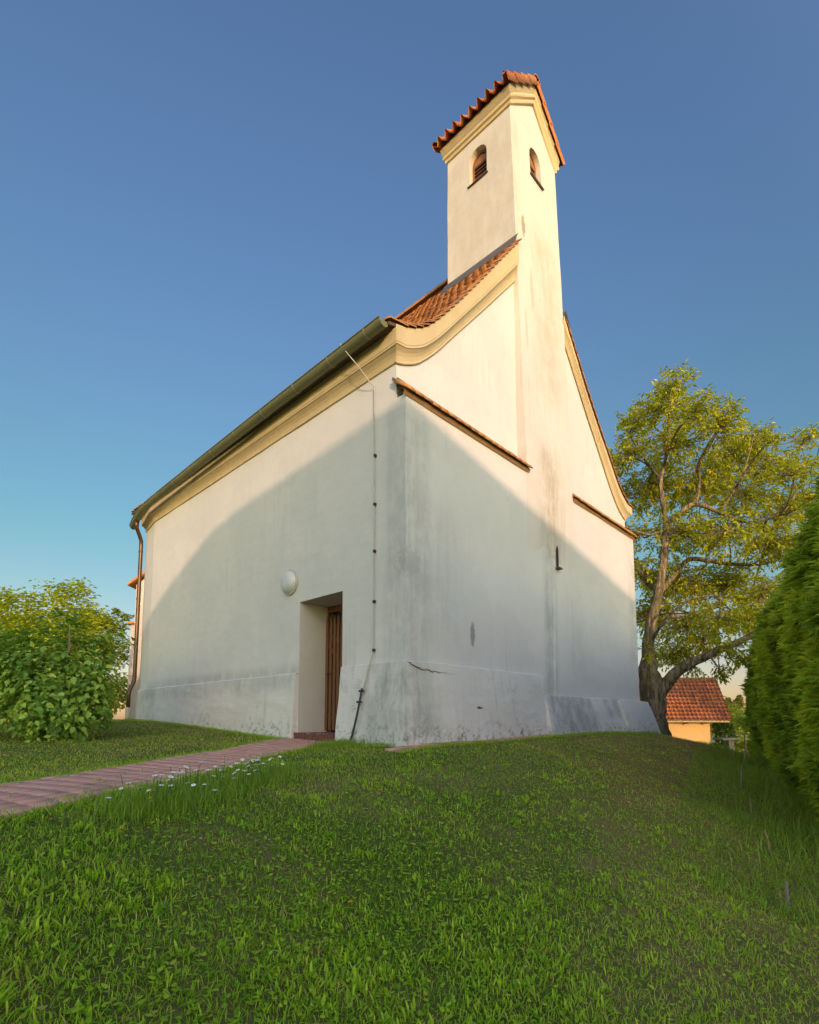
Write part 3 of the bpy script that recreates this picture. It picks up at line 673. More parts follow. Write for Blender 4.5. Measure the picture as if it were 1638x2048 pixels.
# ------------------------------------------------------------------ bell tower (one solid, arched openings cut by boolean)
TX0, TX1, TY1 = 3.33, 5.25, 1.93
ZT = 14.55; ZA = 15.5
tower = empty('bell_tower'); tower.parent = church
def ty0(z): return .25 * (z - 6.37) / (ZT - 6.37) - .012 if z > 6.37 else -.012 + (6.37 - z) * .008
def tx(z): return .0
def tower_pt(u, v, z):   # u 0..1 across, v 0 front..1 back
    k = (z - 6.37) / (ZT - 6.37); x0 = TX0 + .05 * k; x1 = TX1 + .04 * k
    return (x0 + (x1 - x0) * u, ty0(z) + (TY1 - .0 * k - ty0(z)) * v, Z(z))
bm = bmesh.new(); zz = ls(4.2, ZT, .3); NU, NV = 6, 6; rings = []
per = [(i / NU, 0) for i in range(NU)] + [(1, i / NV) for i in range(NV)] + [(1 - i / NU, 1) for i in range(NU)] + [(0, 1 - i / NV) for i in range(NV)]
for z in zz:
    rings.append([bm.verts.new(wob(tower_pt(u, v, z), .008)) for u, v in per])
for a, b in zip(rings, rings[1:]):
    for k in range(len(per)): bm.faces.new((a[k], a[(k + 1) % len(per)], b[(k + 1) % len(per)], b[k]))
bm.faces.new(list(reversed(rings[0])))
# gable heads
g0 = bm.verts.new((4.32, ty0(ZT) + .02, Z(ZA))); g1 = bm.verts.new((4.32, TY1, Z(ZA))); top = rings[-1]
front = top[0:NU + 1]; rgt = top[NU:NU + NV + 1]; back = top[NU + NV:2 * NU + NV + 1]; lft = top[2 * NU + NV:] + [top[0]]
bm.faces.new(front + [g0]); bm.faces.new(back + [g1])
bm.faces.new(rgt + [g1, g0]); bm.faces.new(lft + [g0, g1])
bmesh.ops.recalc_face_normals(bm, faces=bm.faces)
me = bpy.data.meshes.new('tower_wall'); bm.to_mesh(me); bm.free()
def arch_prof(c_, hw, z0, z1, n_=10):
    zc = z1 - hw * 1.05
    return [(c_ - hw, z0), (c_ + hw, z0)] + [(c_ + hw * math.cos(a_), zc + hw * 1.05 * math.sin(a_)) for a_ in [math.pi * k / n_ for k in range(n_ + 1)]]
cut = bpy.data.meshes.new('cut'); V = []; F = []
def prism(prof, fn0, fn1):
    b = len(V); n_ = len(prof); V.extend([fn0(a, z) for a, z in prof]); V.extend([fn1(a, z) for a, z in prof])
    F.append(tuple(b + i for i in range(n_))); F.append(tuple(b + n_ + i for i in reversed(range(n_)))); F.extend([(b + i, b + (i + 1) % n_, b + n_ + (i + 1) % n_, b + n_ + i) for i in range(n_)])
pf = arch_prof(4.35, .235, 13.44, 14.24); pl = arch_prof(1.07, .235, 13.36, 14.18)
prism(pf, lambda a, z: (a, -.2, Z(z)), lambda a, z: (a, .52, Z(z))); prism(pl, lambda a, z: (3.0, a, Z(z)), lambda a, z: (3.66, a, Z(z)))
cut.from_pydata(V, [], F)
bm = bmesh.new(); bm.from_mesh(cut); bmesh.ops.recalc_face_normals(bm, faces=bm.faces); bm.to_mesh(cut); bm.free()
oa = bpy.data.objects.new('tower_wall', me); ob = bpy.data.objects.new('cut', cut); COL.objects.link(oa); COL.objects.link(ob)
md = oa.modifiers.new('b', 'BOOLEAN'); md.operation = 'DIFFERENCE'; md.object = ob; md.solver = 'EXACT'
dg = bpy.context.evaluated_depsgraph_get(); me2 = bpy.data.meshes.new_from_object(oa.evaluated_get(dg))
bpy.data.objects.remove(oa); bpy.data.objects.remove(ob); me2.name = 'tower_wall'; me2.materials.clear(); me2.materials.append(m_tower)
link(bpy.data.objects.new('tower_wall', me2), tower)
# louvred shutters + sills
def louvre(axis):
    root = empty('belfry_window'); root.parent = tower
    pr = arch_prof(0, .232, 0, .8)
    if axis == 'f': f = lambda a, z, d: (4.35 + a, .33 + d, Z(13.44) + z)
    else: f = lambda a, z, d: (3.49 + d, 1.07 - a, Z(13.36) + z)
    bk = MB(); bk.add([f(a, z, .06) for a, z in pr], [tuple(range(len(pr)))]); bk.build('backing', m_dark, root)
    lm = MB(); inner = [(a * .8, .05 + z * .9) for a, z in pr]; nn = len(pr)
    # arched frame
    V_ = [f(a, z, 0) for a, z in pr] + [f(a, z, 0) for a, z in inner] + [f(a, z, .05) for a, z in inner]
    lm.add(V_, [(i, (i + 1) % nn, nn + (i + 1) % nn, nn + i) for i in range(nn)] + [(nn + i, nn + (i + 1) % nn, 2 * nn + (i + 1) % nn, 2 * nn + i) for i in range(nn)])
    lm.build('shutter_frame', m_louv, root)
    ll = MB(); z = .08
    while z < .56:
        hw = .19
        ll.add([f(-hw, z, .0), f(hw, z, .0), f(hw, z + .045, .05), f(-hw, z + .045, .05), f(-hw, z - .014, .0), f(hw, z - .014, .0)], [(0, 1, 2, 3), (4, 5, 1, 0), (4, 5, 2, 3)]); z += .085
    ll.add([f(-.19, .54, .01), f(.19, .54, .01), f(.15, .66, .01), (f(0, .75, .01)), f(-.15, .66, .01)], [(0, 1, 2, 3, 4)])
    ll.build('louvre', m_louv, root)
    sm_ = MB()
    if axis == 'f': sm_.obox((4.35, .25, Z(13.45)), (.27, 0, 0), (0, .1, .02), (0, 0, .007))
    else: sm_.obox((3.43, 1.07, Z(13.375)), (.1, 0, .02), (0, .27, 0), (0, 0, .007))
    sm_.build('sill', m_lead, root)
louvre('f'); louvre('l')
# tower cornice: side runs and gable rake
TP = [(0, 0), (.035, .0), (.045, .03), (.035, .065), (.05, .075), (.075, .085), (.085, .11), (.08, .145), (.07, .16)]
TM = [(.07, .155), (.09, .2), (.125, .33)]
k_ = 1.0; xa, xb = TX0 + .05, TX1 + .04; ya, yb = ty0(ZT) , TY1
zl = 14.46
zap = 15.38
for TP, pname, pmat in ((TP, 'tower_cornice', m_cornice), (TM, 'shaded_eaves_mortar', plaster_mat('shaded_eaves_mortar', base=(.46, .36, .22), streak=.5, rough_bump=.8))):  # darker mortar tone also carries the shade under the tile overhang
  tc = MB()
  for sgn, x0 in ((-1, xa), (1, xb)):
      P_ = [[wob((x0 + sgn * p_, ya - p_ * (.62 if pname == 'shaded_eaves_mortar' else 1), Z(zl) + h_), .003) for p_, h_ in TP]] + [[wob((x0 + sgn * p_, y_, Z(zl) + h_), .003) for p_, h_ in TP] for y_ in ls(ya + .1, yb - .0, .3)] + [[(x0 + sgn * p_, yb + p_, Z(zl) + h_) for p_, h_ in TP]]
      tc.grid(P_)
      mid = 4.335
      for yy_, sy in ((ya, -.62 if pname == 'shaded_eaves_mortar' else -1), (yb, 1)):
          P_ = [[(x0 + sgn * p_, yy_ + sy * p_, Z(zl) + h_) for p_, h_ in TP]]
          for u in ls(0.05, 1, .12): P_.append([wob((x0 + sgn * p_ * (1 - u) + (mid - x0) * u, yy_ + sy * p_, Z(zl) + h_ * (1 + .25 * min(u * 6, 1)) + (zap - zl) * u), .003) for p_, h_ in TP])
          tc.grid(P_)
  tc.build(pname, pmat, tower)

# tower roof
trf = empty('tower_roof'); trf.parent = tower
EZ = 14.8; RZ = 15.82; MX = 4.335
def rs(sgn, u, y, n_=0.0):   # point on the roof slope, u=0 eaves ... 1 ridge
    x0 = (xa - .17) if sgn < 0 else (xb + .17)
    dx = MX - x0; dz = RZ - EZ; l = math.hypot(dx, dz); nx, nz = (-dz / l, abs(dx) / l) if sgn < 0 else (dz / l, abs(dx) / l)
    return (x0 + dx * u + nx * n_, y, Z(EZ) + dz * u + nz * n_)
sb = MB()
for sgn in (-1, 1):
    a_ = [[rs(sgn, u, y, -.0) for u in (0.04, 1)] for y in (ya - .06, yb + .06)]; b_ = [[rs(sgn, u, y, -.05) for u in (.04, 1)] for y in (ya - .06, yb + .06)]
    sb.grid(a_); sb.grid(b_); sb.grid([a_[0], b_[0]]); sb.grid([a_[1], b_[1]]); sb.grid([[a_[0][0], b_[0][0]], [a_[1][0], b_[1][0]]])
sb.build('roof_boarding', m_brown, trf)
vs = []; fs = []; av = []
tp_w = .222; ncol = 9; nrow = 4
y00 = ya - .12
for sgn in (-1, 1):
    for c_ in range(ncol):
        for r_ in range(nrow):
            u0 = -.03 + r_ / nrow * 1.0; u1 = u0 + 1.0 / nrow + .06; b = len(vs); npr = 13; val = RG.random(); jit = RG.normal(0, .004)
            for ui, lift in ((u0, .04), (min(u1, 1.0), .005)):
                for th_ in (0, -.016):
                    for k in range(npr):
                        f = k / (npr - 1); yv = y00 + (c_ + f * 1.08) * tp_w
                        h = .055 * math.sin(f * 1.08 * 2 * math.pi + .3) if f < .5 else .03 * math.sin(f * 1.08 * 2 * math.pi + .3)
                        h = .05 + (.085 if f * 1.06 < .5 else .045) * math.sin(f * 1.06 * 2 * math.pi)
                        vs.append(rs(sgn, ui, yv, h + lift + th_ + jit)); av.append(val)
            def vi(e, t_, k): return b + (e * 2 + t_) * npr + k
            for k in range(npr - 1):
                fs.append((vi(0, 0, k), vi(0, 0, k + 1), vi(1, 0, k + 1), vi(1, 0, k))); fs.append((vi(0, 1, k), vi(0, 1, k + 1), vi(1, 1, k + 1), vi(1, 1, k))); fs.append((vi(0, 0, k), vi(0, 0, k + 1), vi(0, 1, k + 1), vi(0, 1, k)))
            for k in (0, npr - 1): fs.append((vi(0, 0, k), vi(1, 0, k), vi(1, 1, k), vi(0, 1, k)))
me = np_mesh('pantiles', vs, quads=np.array(fs), mats=[m_tile_t], attr=av, smooth=False); link(bpy.data.objects.new('pantiles', me), trf)
# verge tiles: boards of clay folded over the gable edge
for sgn in (-1, 1):
    for yv, dy in ((y00 - .012, 1), (y00 + ncol * tp_w + .03, -1)):
        vg = []; vf = []; va = []
        for r_ in range(nrow):
            u0 = -.04 + r_ / nrow; u1 = u0 + 1 / nrow + .05; b = len(vg)
            for ui, lf in ((u0, .085), (min(u1, 1.02), .03)):
                for n_, yo in ((lf + .065, .09 * dy), (lf + .065, 0), (lf - .09, 0), (lf - .09, .014 * dy), (lf + .05, .014 * dy), (lf + .05, .09 * dy)): vg.append(rs(sgn, ui, yv + yo, n_))
            for k in range(6): vf.append((b + k, b + (k + 1) % 6, b + 6 + (k + 1) % 6, b + 6 + k))
            vf.append((b, b + 1, b + 4, b + 5)); vf.append((b + 1, b + 2, b + 3, b + 4)); vf.append((b + 6, b + 7, b + 10, b + 11)); vf.append((b + 7, b + 8, b + 9, b + 10)); va += [RG.random()] * 12
        me = np_mesh('verge_tiles', vg, quads=np.array(vf), mats=[m_tile_t], attr=va); link(bpy.data.objects.new('verge_tiles', me), trf)
rt = MB(); y_ = y00 - .02
for i in range(6):
    P_ = [[(MX + math.cos(a_) * .115 * s2, yv, Z(RZ) + .045 + math.sin(a_) * .1 * s2) for a_ in [R_(-25 + 23 * k) for k in range(11)]] for yv, s2 in ((y_, 1.12), (y_ + .37, 1.0))]
    rt.grid(P_); P2 = [[(x, y, z - .015) for x, y, z in r_] for r_ in P_]; rt.grid([P_[0], P2[0]]); y_ += .345
me = rt.mesh('ridge_tiles', m_tile_t, True); a = me.attributes.new('v', 'FLOAT', 'POINT'); a.data.foreach_set('value', [.3] * len(me.vertices)); link(bpy.data.objects.new('ridge_tiles', me), trf)
MB().tube([(MX, .55, Z(RZ) + .1), (MX + .12, .5, Z(RZ) + .5)], .007, 5).build('lightning_rod', m_dsteel, trf)

# ------------------------------------------------------------------ things fixed on the church wall
def to_world(x, y, z=0): p = W(x, y); return (p[0], p[1], z)
rz = church.rotation_euler[2]
lamp = empty('wall_lamp', to_world(0, 2.87, 4.05), rz, label='round white wall lamp above and left of the church door', cat='lamp')
def dome(r, d, n1=28, n2=8, x0=0.0):
    P_ = []
    for j in range(n2 + 1):
        a_ = math.pi / 2 * j / n2; rr = r * math.cos(a_) ** .6 if j < n2 else .002; xx = x0 - d * math.sin(a_) ** 1.2
        P_.append([(xx, rr * math.cos(t_), rr * math.sin(t_)) for t_ in [2 * math.pi * k / n1 for k in range(n1 + 1)]])
    return MB().grid(P_)
b = MB(); b.tube([(.0, 0, 0), (-.04, 0, 0)], .232, 32); b.build('lamp_base', m_lampb, lamp, bevel=.006)
dome(.205, .1, x0=-.041).build('lamp_shade', m_lampg, lamp, smooth=True)

cond = empty('lightning_conductor', to_world(0, .64, ZB), rz, label='thin grey lightning conductor wire clipped down the white wall beside the corner', cat='cable')
cp = lambda pts: [(x, y - .64, Z(z)) for x, y, z in pts]
wire = MB(); wire.tube(cp([(-.45, .98, 7.4), (-.44, .95, 7.34), (-.25, .8, 7.06), (-.1, .68, 6.8), (-.035, .645, 6.74), (-.035, .64, 6.5), (-.03, .63, 4.5), (-.035, .63, 2.58), (-.06, .68, 2.4), (-.09, .72, 2.2), (-.14, .76, 1.95)]), .0085, 6)
wire.build('wire', simple('pale_cable', (.5, .47, .4), .6, .2, 8), cond, smooth=True)
rod = MB(); rod.tube(cp([(-.13, .76, 2.06), (-.19, .79, 1.7), (-.22, .85, 1.42), (-.25, .93, 1.15)]), .016, 8); rod.build('earth_rod', m_dsteel, cond, smooth=True)
for z_ in (5.62, 4.85, 4.12, 3.35, 2.62):
    MB().obox((-.022, -.01, Z(z_)), (.022, 0, 0), (0, .018, 0), (0, 0, .022)).build('clip', m_dsteel, cond, bevel=.004)
for z_, x_, y_ in ((2.02, -.14, .765), (1.86, -.165, .785)):
    MB().obox((x_, y_ - .64, Z(z_)), (.02, 0, 0), (0, .045, .0), (0, 0, .014)).build('clamp', m_dsteel, cond, bevel=.004)

# ------------------------------------------------------------------ white annex behind the west end
ann = empty('annex_building', (-8.6, 18.2, 1.6), label='pale plastered building with stepped tiled copings behind the downpipe', cat='building')
mbm = MB(); mbm.box(-.38, 4, -1.2, 3, -.4, 4.42); mbm.build('wall', plaster_mat('annex_plaster', base=(.66, .6, .52)), ann)
mb2 = MB(); mb2.box(-.82, -.385, -.6, 2, -.4, 3.2); P_ = MB(); mb2.build('buttress', plaster_mat('annex_buttress_plaster', base=(.66, .58, .5)), ann)
cm = MB(); cm.obox((-.6, .7, 3.26), (.27, 0, .03), (0, 1.45, 0), (0, 0, .03)); cm.build('coping_tiles', m_tile_t, ann)
rm = MB(); rm.add([(-.6, -1.35, 4.36), (-.6, 3.1, 4.36), (1.9, -1.35, 6.2), (1.9, 3.1, 6.2), (-.6, -1.35, 4.44), (-.6, 3.1, 4.44), (1.9, -1.35, 6.28), (1.9, 3.1, 6.28)], [(0, 1, 3, 2), (4, 6, 7, 5), (0, 2, 6, 4), (1, 5, 7, 3), (0, 4, 5, 1), (2, 3, 7, 6)]); rm.build('roof', m_tile_t, ann)
gm = MB(); gm.add([(-.38, -1.198, 4.42), (4, -1.198, 4.42), (1.9, -1.198, 6.15)], [(0, 1, 2)]); gm.build('gable', m_wall, ann)

# ------------------------------------------------------------------ ochre shed
SX, SY = 12.2, 30.0
shed = empty('shed', (14.5, 30, -.9), label='small ochre rendered shed with a mossy red tiled roof beyond the tree', cat='shed')
sw = MB(); sw.box(-7, 2.68, .35, 2.4, -.6, 2.42); sw.build('wall', plaster_mat('shed_render', base=(.62, .4, .16), streak=.3), shed)
vs = []; fs = []; av = []
rows_, cols_ = 11, 46
for r_ in range(rows_):
    for c_ in range(cols_):
        x0 = -7.2 + c_ * .235; sh = .0
        if x0 > 3.55: continue
        u0, u1 = r_ / rows_, (r_ + 1.12) / rows_; b = len(vs); npr = 7; val = RG.random()
        for u, lf in ((u0, .07), (u1, .02)):
            for k in range(npr):
                f = k / (npr - 1); h = .05 * math.sin(f * 2 * math.pi + .6) + lf + RG.normal(0, .002)
                y_ = -.2 + 1.35 * u; z_ = 2.5 + 2.38 * u; vs.append((x0 + f * .245, y_ - h * .85, z_ + h * .5)); av.append(val)
        for k in range(npr):
            f = k / (npr - 1); vs.append((vs[b + k][0], vs[b + k][1] + .02, vs[b + k][2] - .05)); av.append(val)
        for k in range(npr - 1): fs.append((b + k, b + k + 1, b + npr + k + 1, b + npr + k)); fs.append((b + k, b + k + 1, b + 2 * npr + k + 1, b + 2 * npr + k))
# scale width so the gable end meets x=3.4
rf = empty('roof'); rf.parent = shed
me = np_mesh('roof_tiles', vs, quads=np.array(fs), mats=[m_tile_s], attr=av); link(bpy.data.objects.new('roof_tiles', me), rf)
sb = MB(); sb.add([(-7.2, -.2, 2.46), (3.6, -.2, 2.46), (3.6, 1.15, 4.84), (-7.2, 1.15, 4.84), (3.6, 2.6, 2.46), (-7.2, 2.6, 2.46), (3.6, -.2, 2.38), (3.6, 1.15, 4.73), (3.6, 2.6, 2.38)], [(0, 1, 2, 3), (3, 2, 4, 5), (1, 6, 7, 2), (2, 7, 8, 4)]); sb.build('roof_boarding', m_brown, rf)
MB().tube([(-7.2, 1.15, 4.89), (3.6, 1.15, 4.89)], .11, 8).build('ridge_tiles', simple('ridge_clay', (.3, .11, .05), .85, .3, 3), rf)
gs = MB(); gs.add([(2.68, .36, 2.42), (2.68, 2.4, 2.42), (2.68, 1.15, 4.6)], [(0, 1, 2)]); gs.build('gable', m_brown, shed)
MB().box(-7.2, 3.55, -.16, -.12, 2.36, 2.48).build('fascia_board', simple('fascia', (.45, .34, .2), .7, .2, 4), shed)
for x in np.arange(-6.5, 2.8, 1.1): MB().box(x, x + .1, -.1, .36, 2.28, 2.38).build('rafter_end', m_brown, shed)

_fr = np.random.default_rng(5)
def _mk(f0, n_=14):
    a = _fr.uniform(0, 6.283, n_); f = f0 * _fr.uniform(.5, 1.9, n_); return np.cos(a) * f, np.sin(a) * f, _fr.uniform(0, 6.283, n_), 1 / np.sqrt(f)
_pA, _pB, _pC = _mk(1.3), _mk(5.0, 18), _mk(13, 18)
def _fld(p_, x, y):
    v = sum(w_ * np.sin(x * a + y * b + c_) for a, b, c_, w_ in zip(*p_)); return np.clip(.5 + v / (2.2 * np.sqrt((p_[3] ** 2).sum())), 0, 1)
# ------------------------------------------------------------------ foliage generators
def unit(v): return v / np.maximum(np.linalg.norm(v, axis=-1, keepdims=True), 1e-9)
def leaves(name, cen, nrm, tip, L_, W_, val, mat, fold=.25, tipw=.3, drop=0.0):
    """leaf = two quads folded on the midrib; cen base point, tip direction"""
    n_ = len(cen); tip = unit(tip); sd = unit(np.cross(tip, nrm)); nm_ = unit(np.cross(sd, tip)); L_ = L_[:, None]; W_ = W_[:, None]
    b = cen; t_ = cen + tip * L_ - nm_ * L_ * drop; mid = cen + tip * L_ * .5 - nm_ * L_ * .03
    e = nm_ * W_ * fold
    v0 = b; v1 = cen + tip * L_ * .33 + sd * W_ * .5 + e; v2 = cen + tip * L_ * .72 + sd * W_ * tipw + e * .7 - nm_ * L_ * drop * .5; v3 = t_
    v4 = cen + tip * L_ * .72 - sd * W_ * tipw + e * .7 - nm_ * L_ * drop * .5; v5 = cen + tip * L_ * .33 - sd * W_ * .5 + e
    V_ = np.stack([v0, v1, v2, v3, v4, v5], 1).reshape(-1, 3); k = np.arange(n_)[:, None] * 6
    Q = np.concatenate([k + np.array([[0, 1, 2, 3]]), k + np.array([[0, 3, 4, 5]])], 0)
    return np_mesh(name, V_, quads=Q, mats=[mat], attr=np.repeat(val, 6))
def rnd_dir(n_): return unit(RG.normal(size=(n_, 3)))
def add_obj(name, me, parent=None, **k):
    o = bpy.data.objects.new(name, me); link(o, parent); tag(o, **k); return o

# ------------------------------------------------------------------ walnut tree
LIMBS = [[(7.2, 15.5, .85, .5), (7.18, 15.5, 1.15, .40), (7.16, 15.5, 1.89, .33), (7.12, 15.5, 2.6, .33), (7.09, 15.5, 2.91, .29), (7.02, 15.4, 3.64, .23), (7.09, 15.3, 4.37, .2), (7.37, 15.3, 5.34, 0.17), (7.6, 15.4, 6.36, 0.15), (7.73, 15.4, 7.44, 0.14)],
[(7.19, 15.5, 2.1, 0.26), (7.6, 15.2, 2.86, 0.22), (8.11, 14.9, 3.26, 0.17), (8.74, 14.6, 3.57, 0.14), (9.39, 14.4, 3.9, 0.11), (9.9, 14.2, 4.24, 0.08), (10.41, 14.0, 4.82, 0.05), (10.93, 14.0, 5.51, 0.03)],
[(7.34, 15.3, 5.27, 0.12), (7.95, 15.6, 5.88, 0.1), (8.61, 15.8, 6.51, 0.09), (9.65, 16.0, 6.47, 0.08), (11.09, 16.3, 6.48, 0.05), (12.21, 16.5, 6.86, 0.03)],
[(7.73, 15.4, 7.44, 0.12), (7.98, 15.2, 7.67, 0.1), (8.41, 15.0, 7.93, 0.09), (8.95, 14.7, 7.55, 0.07), (9.66, 14.5, 7.17, 0.05), (10.45, 14.4, 7.35, 0.03)],
[(7.73, 15.4, 7.44, 0.1), (7.71, 15.5, 8.26, 0.09), (7.69, 15.5, 8.9, 0.07), (7.97, 15.6, 9.91, 0.06), (8.13, 15.7, 10.95, 0.045), (8.28, 15.7, 11.78, 0.03), (8.42, 15.7, 12.44, 0.015)],
[(7.69, 15.4, 7.29, 0.07), (7.04, 15.0, 6.99, 0.05), (6.43, 14.6, 6.96, 0.04), (6.1, 14.3, 6.85, 0.02)],
[(8.41, 15.0, 7.93, 0.07), (8.77, 15.3, 8.8, 0.055), (8.89, 15.6, 9.43, 0.05), (9.56, 16.0, 10.46, 0.035), (9.76, 16.0, 11.29, 0.02)],
[(7.69, 15.5, 8.9, 0.06), (7.37, 15.8, 9.69, 0.045), (7.09, 16.0, 10.46, 0.03), (6.87, 16.0, 10.96, 0.015)],
[(8.95, 14.7, 7.55, 0.05), (9.78, 15.0, 8.66, 0.045), (10.27, 15.2, 9.7, 0.03), (10.53, 15.3, 10.39, 0.015)],
[(11.09, 16.3, 6.48, 0.05), (12.14, 16.5, 8.19, 0.04), (13.05, 16.7, 9.81, 0.03), (12.96, 16.7, 10.84, 0.015)],
[(7.37, 15.3, 5.34, 0.08), (7.37, 16.5, 6.21, 0.06), (7.44, 17.5, 7.71, 0.04), (7.37, 18.0, 9.71, 0.02)],
[(7.08, 15.4, 3.79, 0.07), (7.17, 14.6, 4.39, 0.05), (7.57, 14.0, 4.82, 0.04), (8.15, 13.6, 4.86, 0.02)],
[(7.61, 15.2, 4.58, 0.07), (9.22, 16.5, 4.99, 0.05), (10.64, 17.5, 5.45, 0.03)]]
BL = [(7.54, 14.14, 11.06, 0.53), (8.39, 15.73, 12.13, 0.59), (7.42, 14.82, 10.74, 0.77), (8.03, 16.04, 11.49, 0.83), (9.13, 16.15, 11.39, 0.84), (7.52, 13.3, 9.66, 0.69), (6.88, 15.3, 10.55, 0.58), (7.76, 17.25, 11.69, 0.65), (8.82, 14.25, 9.93, 0.74), (8.74, 14.12, 9.86, 0.73), (9.53, 18.08, 11.42, 1.1), (8.09, 15.35, 9.93, 1.09), (7.54, 17.25, 10.61, 0.73), (6.72, 15.38, 9.63, 0.65), (6.59, 16.22, 9.74, 0.54), (6.3, 15.3, 9.28, 0.45), (10.29, 16.2, 10.06, 0.99), (11.06, 17.41, 10.7, 1.0), (10.57, 15.62, 10.25, 0.66), (11.34, 16.75, 10.87, 0.6), (11.74, 16.39, 10.67, 0.46), (9.53, 13.3, 8.96, 0.38), (12.01, 16.84, 10.05, 0.8), (11.39, 15.97, 9.61, 0.8), (11.01, 14.47, 8.56, 0.68), (10.12, 13.3, 8.0, 0.63), (13.77, 17.4, 11.23, 0.57), (12.6, 15.9, 10.5, 0.4), (7.88, 16.64, 9.09, 1.18), (8.27, 17.47, 9.47, 1.24), (9.51, 16.61, 9.25, 1.18), (10.13, 17.69, 9.75, 1.2), (9.87, 14.95, 8.18, 0.99), (11.26, 17.06, 9.11, 1.1), (11.2, 15.21, 7.83, 0.86), (13.08, 17.77, 8.88, 1.01), (13.75, 17.47, 9.11, 0.66), (10.55, 13.41, 7.36, 0.51), (6.88, 15.3, 7.09, 0.72), (9.46, 17.92, 8.04, 1.18), (8.01, 15.17, 7.05, 0.9), (9.95, 16.16, 7.4, 1.1), (8.91, 14.47, 6.79, .95), (10.91, 15.54, 6.87, 1.0), (10.47, 14.91, 6.65, 0.9), (11.19, 14.72, 6.44, 0.69), (12.12, 15.94, 6.85, 0.75), (7.27, 15.94, 6.05, 0.75), (8.03, 17.6, 6.52, 0.83), (8.6, 16.45, 5.87, 1.16), (9.28, 17.73, 6.2, 1.2), (10.59, 17.35, 6.1, 1.2), (11.02, 18.05, 6.28, 1.2), (11.09, 16.39, 5.53, 0.93), (9.3, 13.75, 4.9, 0.78), (8.04, 17.38, 5.09, 0.9), (8.29, 17.92, 5.19, 0.93), (9.31, 17.6, 4.79, 1.0), (8.39, 15.86, 4.47, 0.9), (9.91, 16.61, 4.77, 1.02), (8.35, 14.0, 4.27, 0.75), (11.27, 17.22, 4.89, 0.73), (10.39, 15.88, 4.63, 0.67), (7.03, 15.3, 3.63, 0.4), (8.79, 17.34, 3.74, 0.74), (9.15, 18.05, 3.82, 0.77), (9.48, 17.06, 4.03, 0.72), (9.07, 15.03, 3.6, 0.45), (8.25, 13.68, 3.42, 0.4), (8.53, 14.43, 2.99, 0.25), (9.99, 16.9, 3.11, 0.35), (9.31, 17.44, 3.25, 0.41), (10.15, 16.1, 3.43, 0.33), (8.39, 13.3, 3.11, 0.28), (6.8, 16.64, 6.74, 0.39), (6.26, 15.3, 6.33, 0.36), (7.07, 17.48, 9.29, 0.49), (7.28, 18.0, 9.52, 0.51)]
def smooth_line(pts, k=4):
    P_ = np.array(pts); out = []
    for i in range(len(P_) - 1):
        p0, p1, p2, p3 = P_[max(i - 1, 0)], P_[i], P_[i + 1], P_[min(i + 2, len(P_) - 1)]
        for j in range(k):
            t = j / k; out.append(.5 * ((2 * p1) + (-p0 + p2) * t + (2 * p0 - 5 * p1 + 4 * p2 - p3) * t * t + (-p0 + 3 * p1 - 3 * p2 + p3) * t ** 3))
    out.append(P_[-1]); return np.array(out)
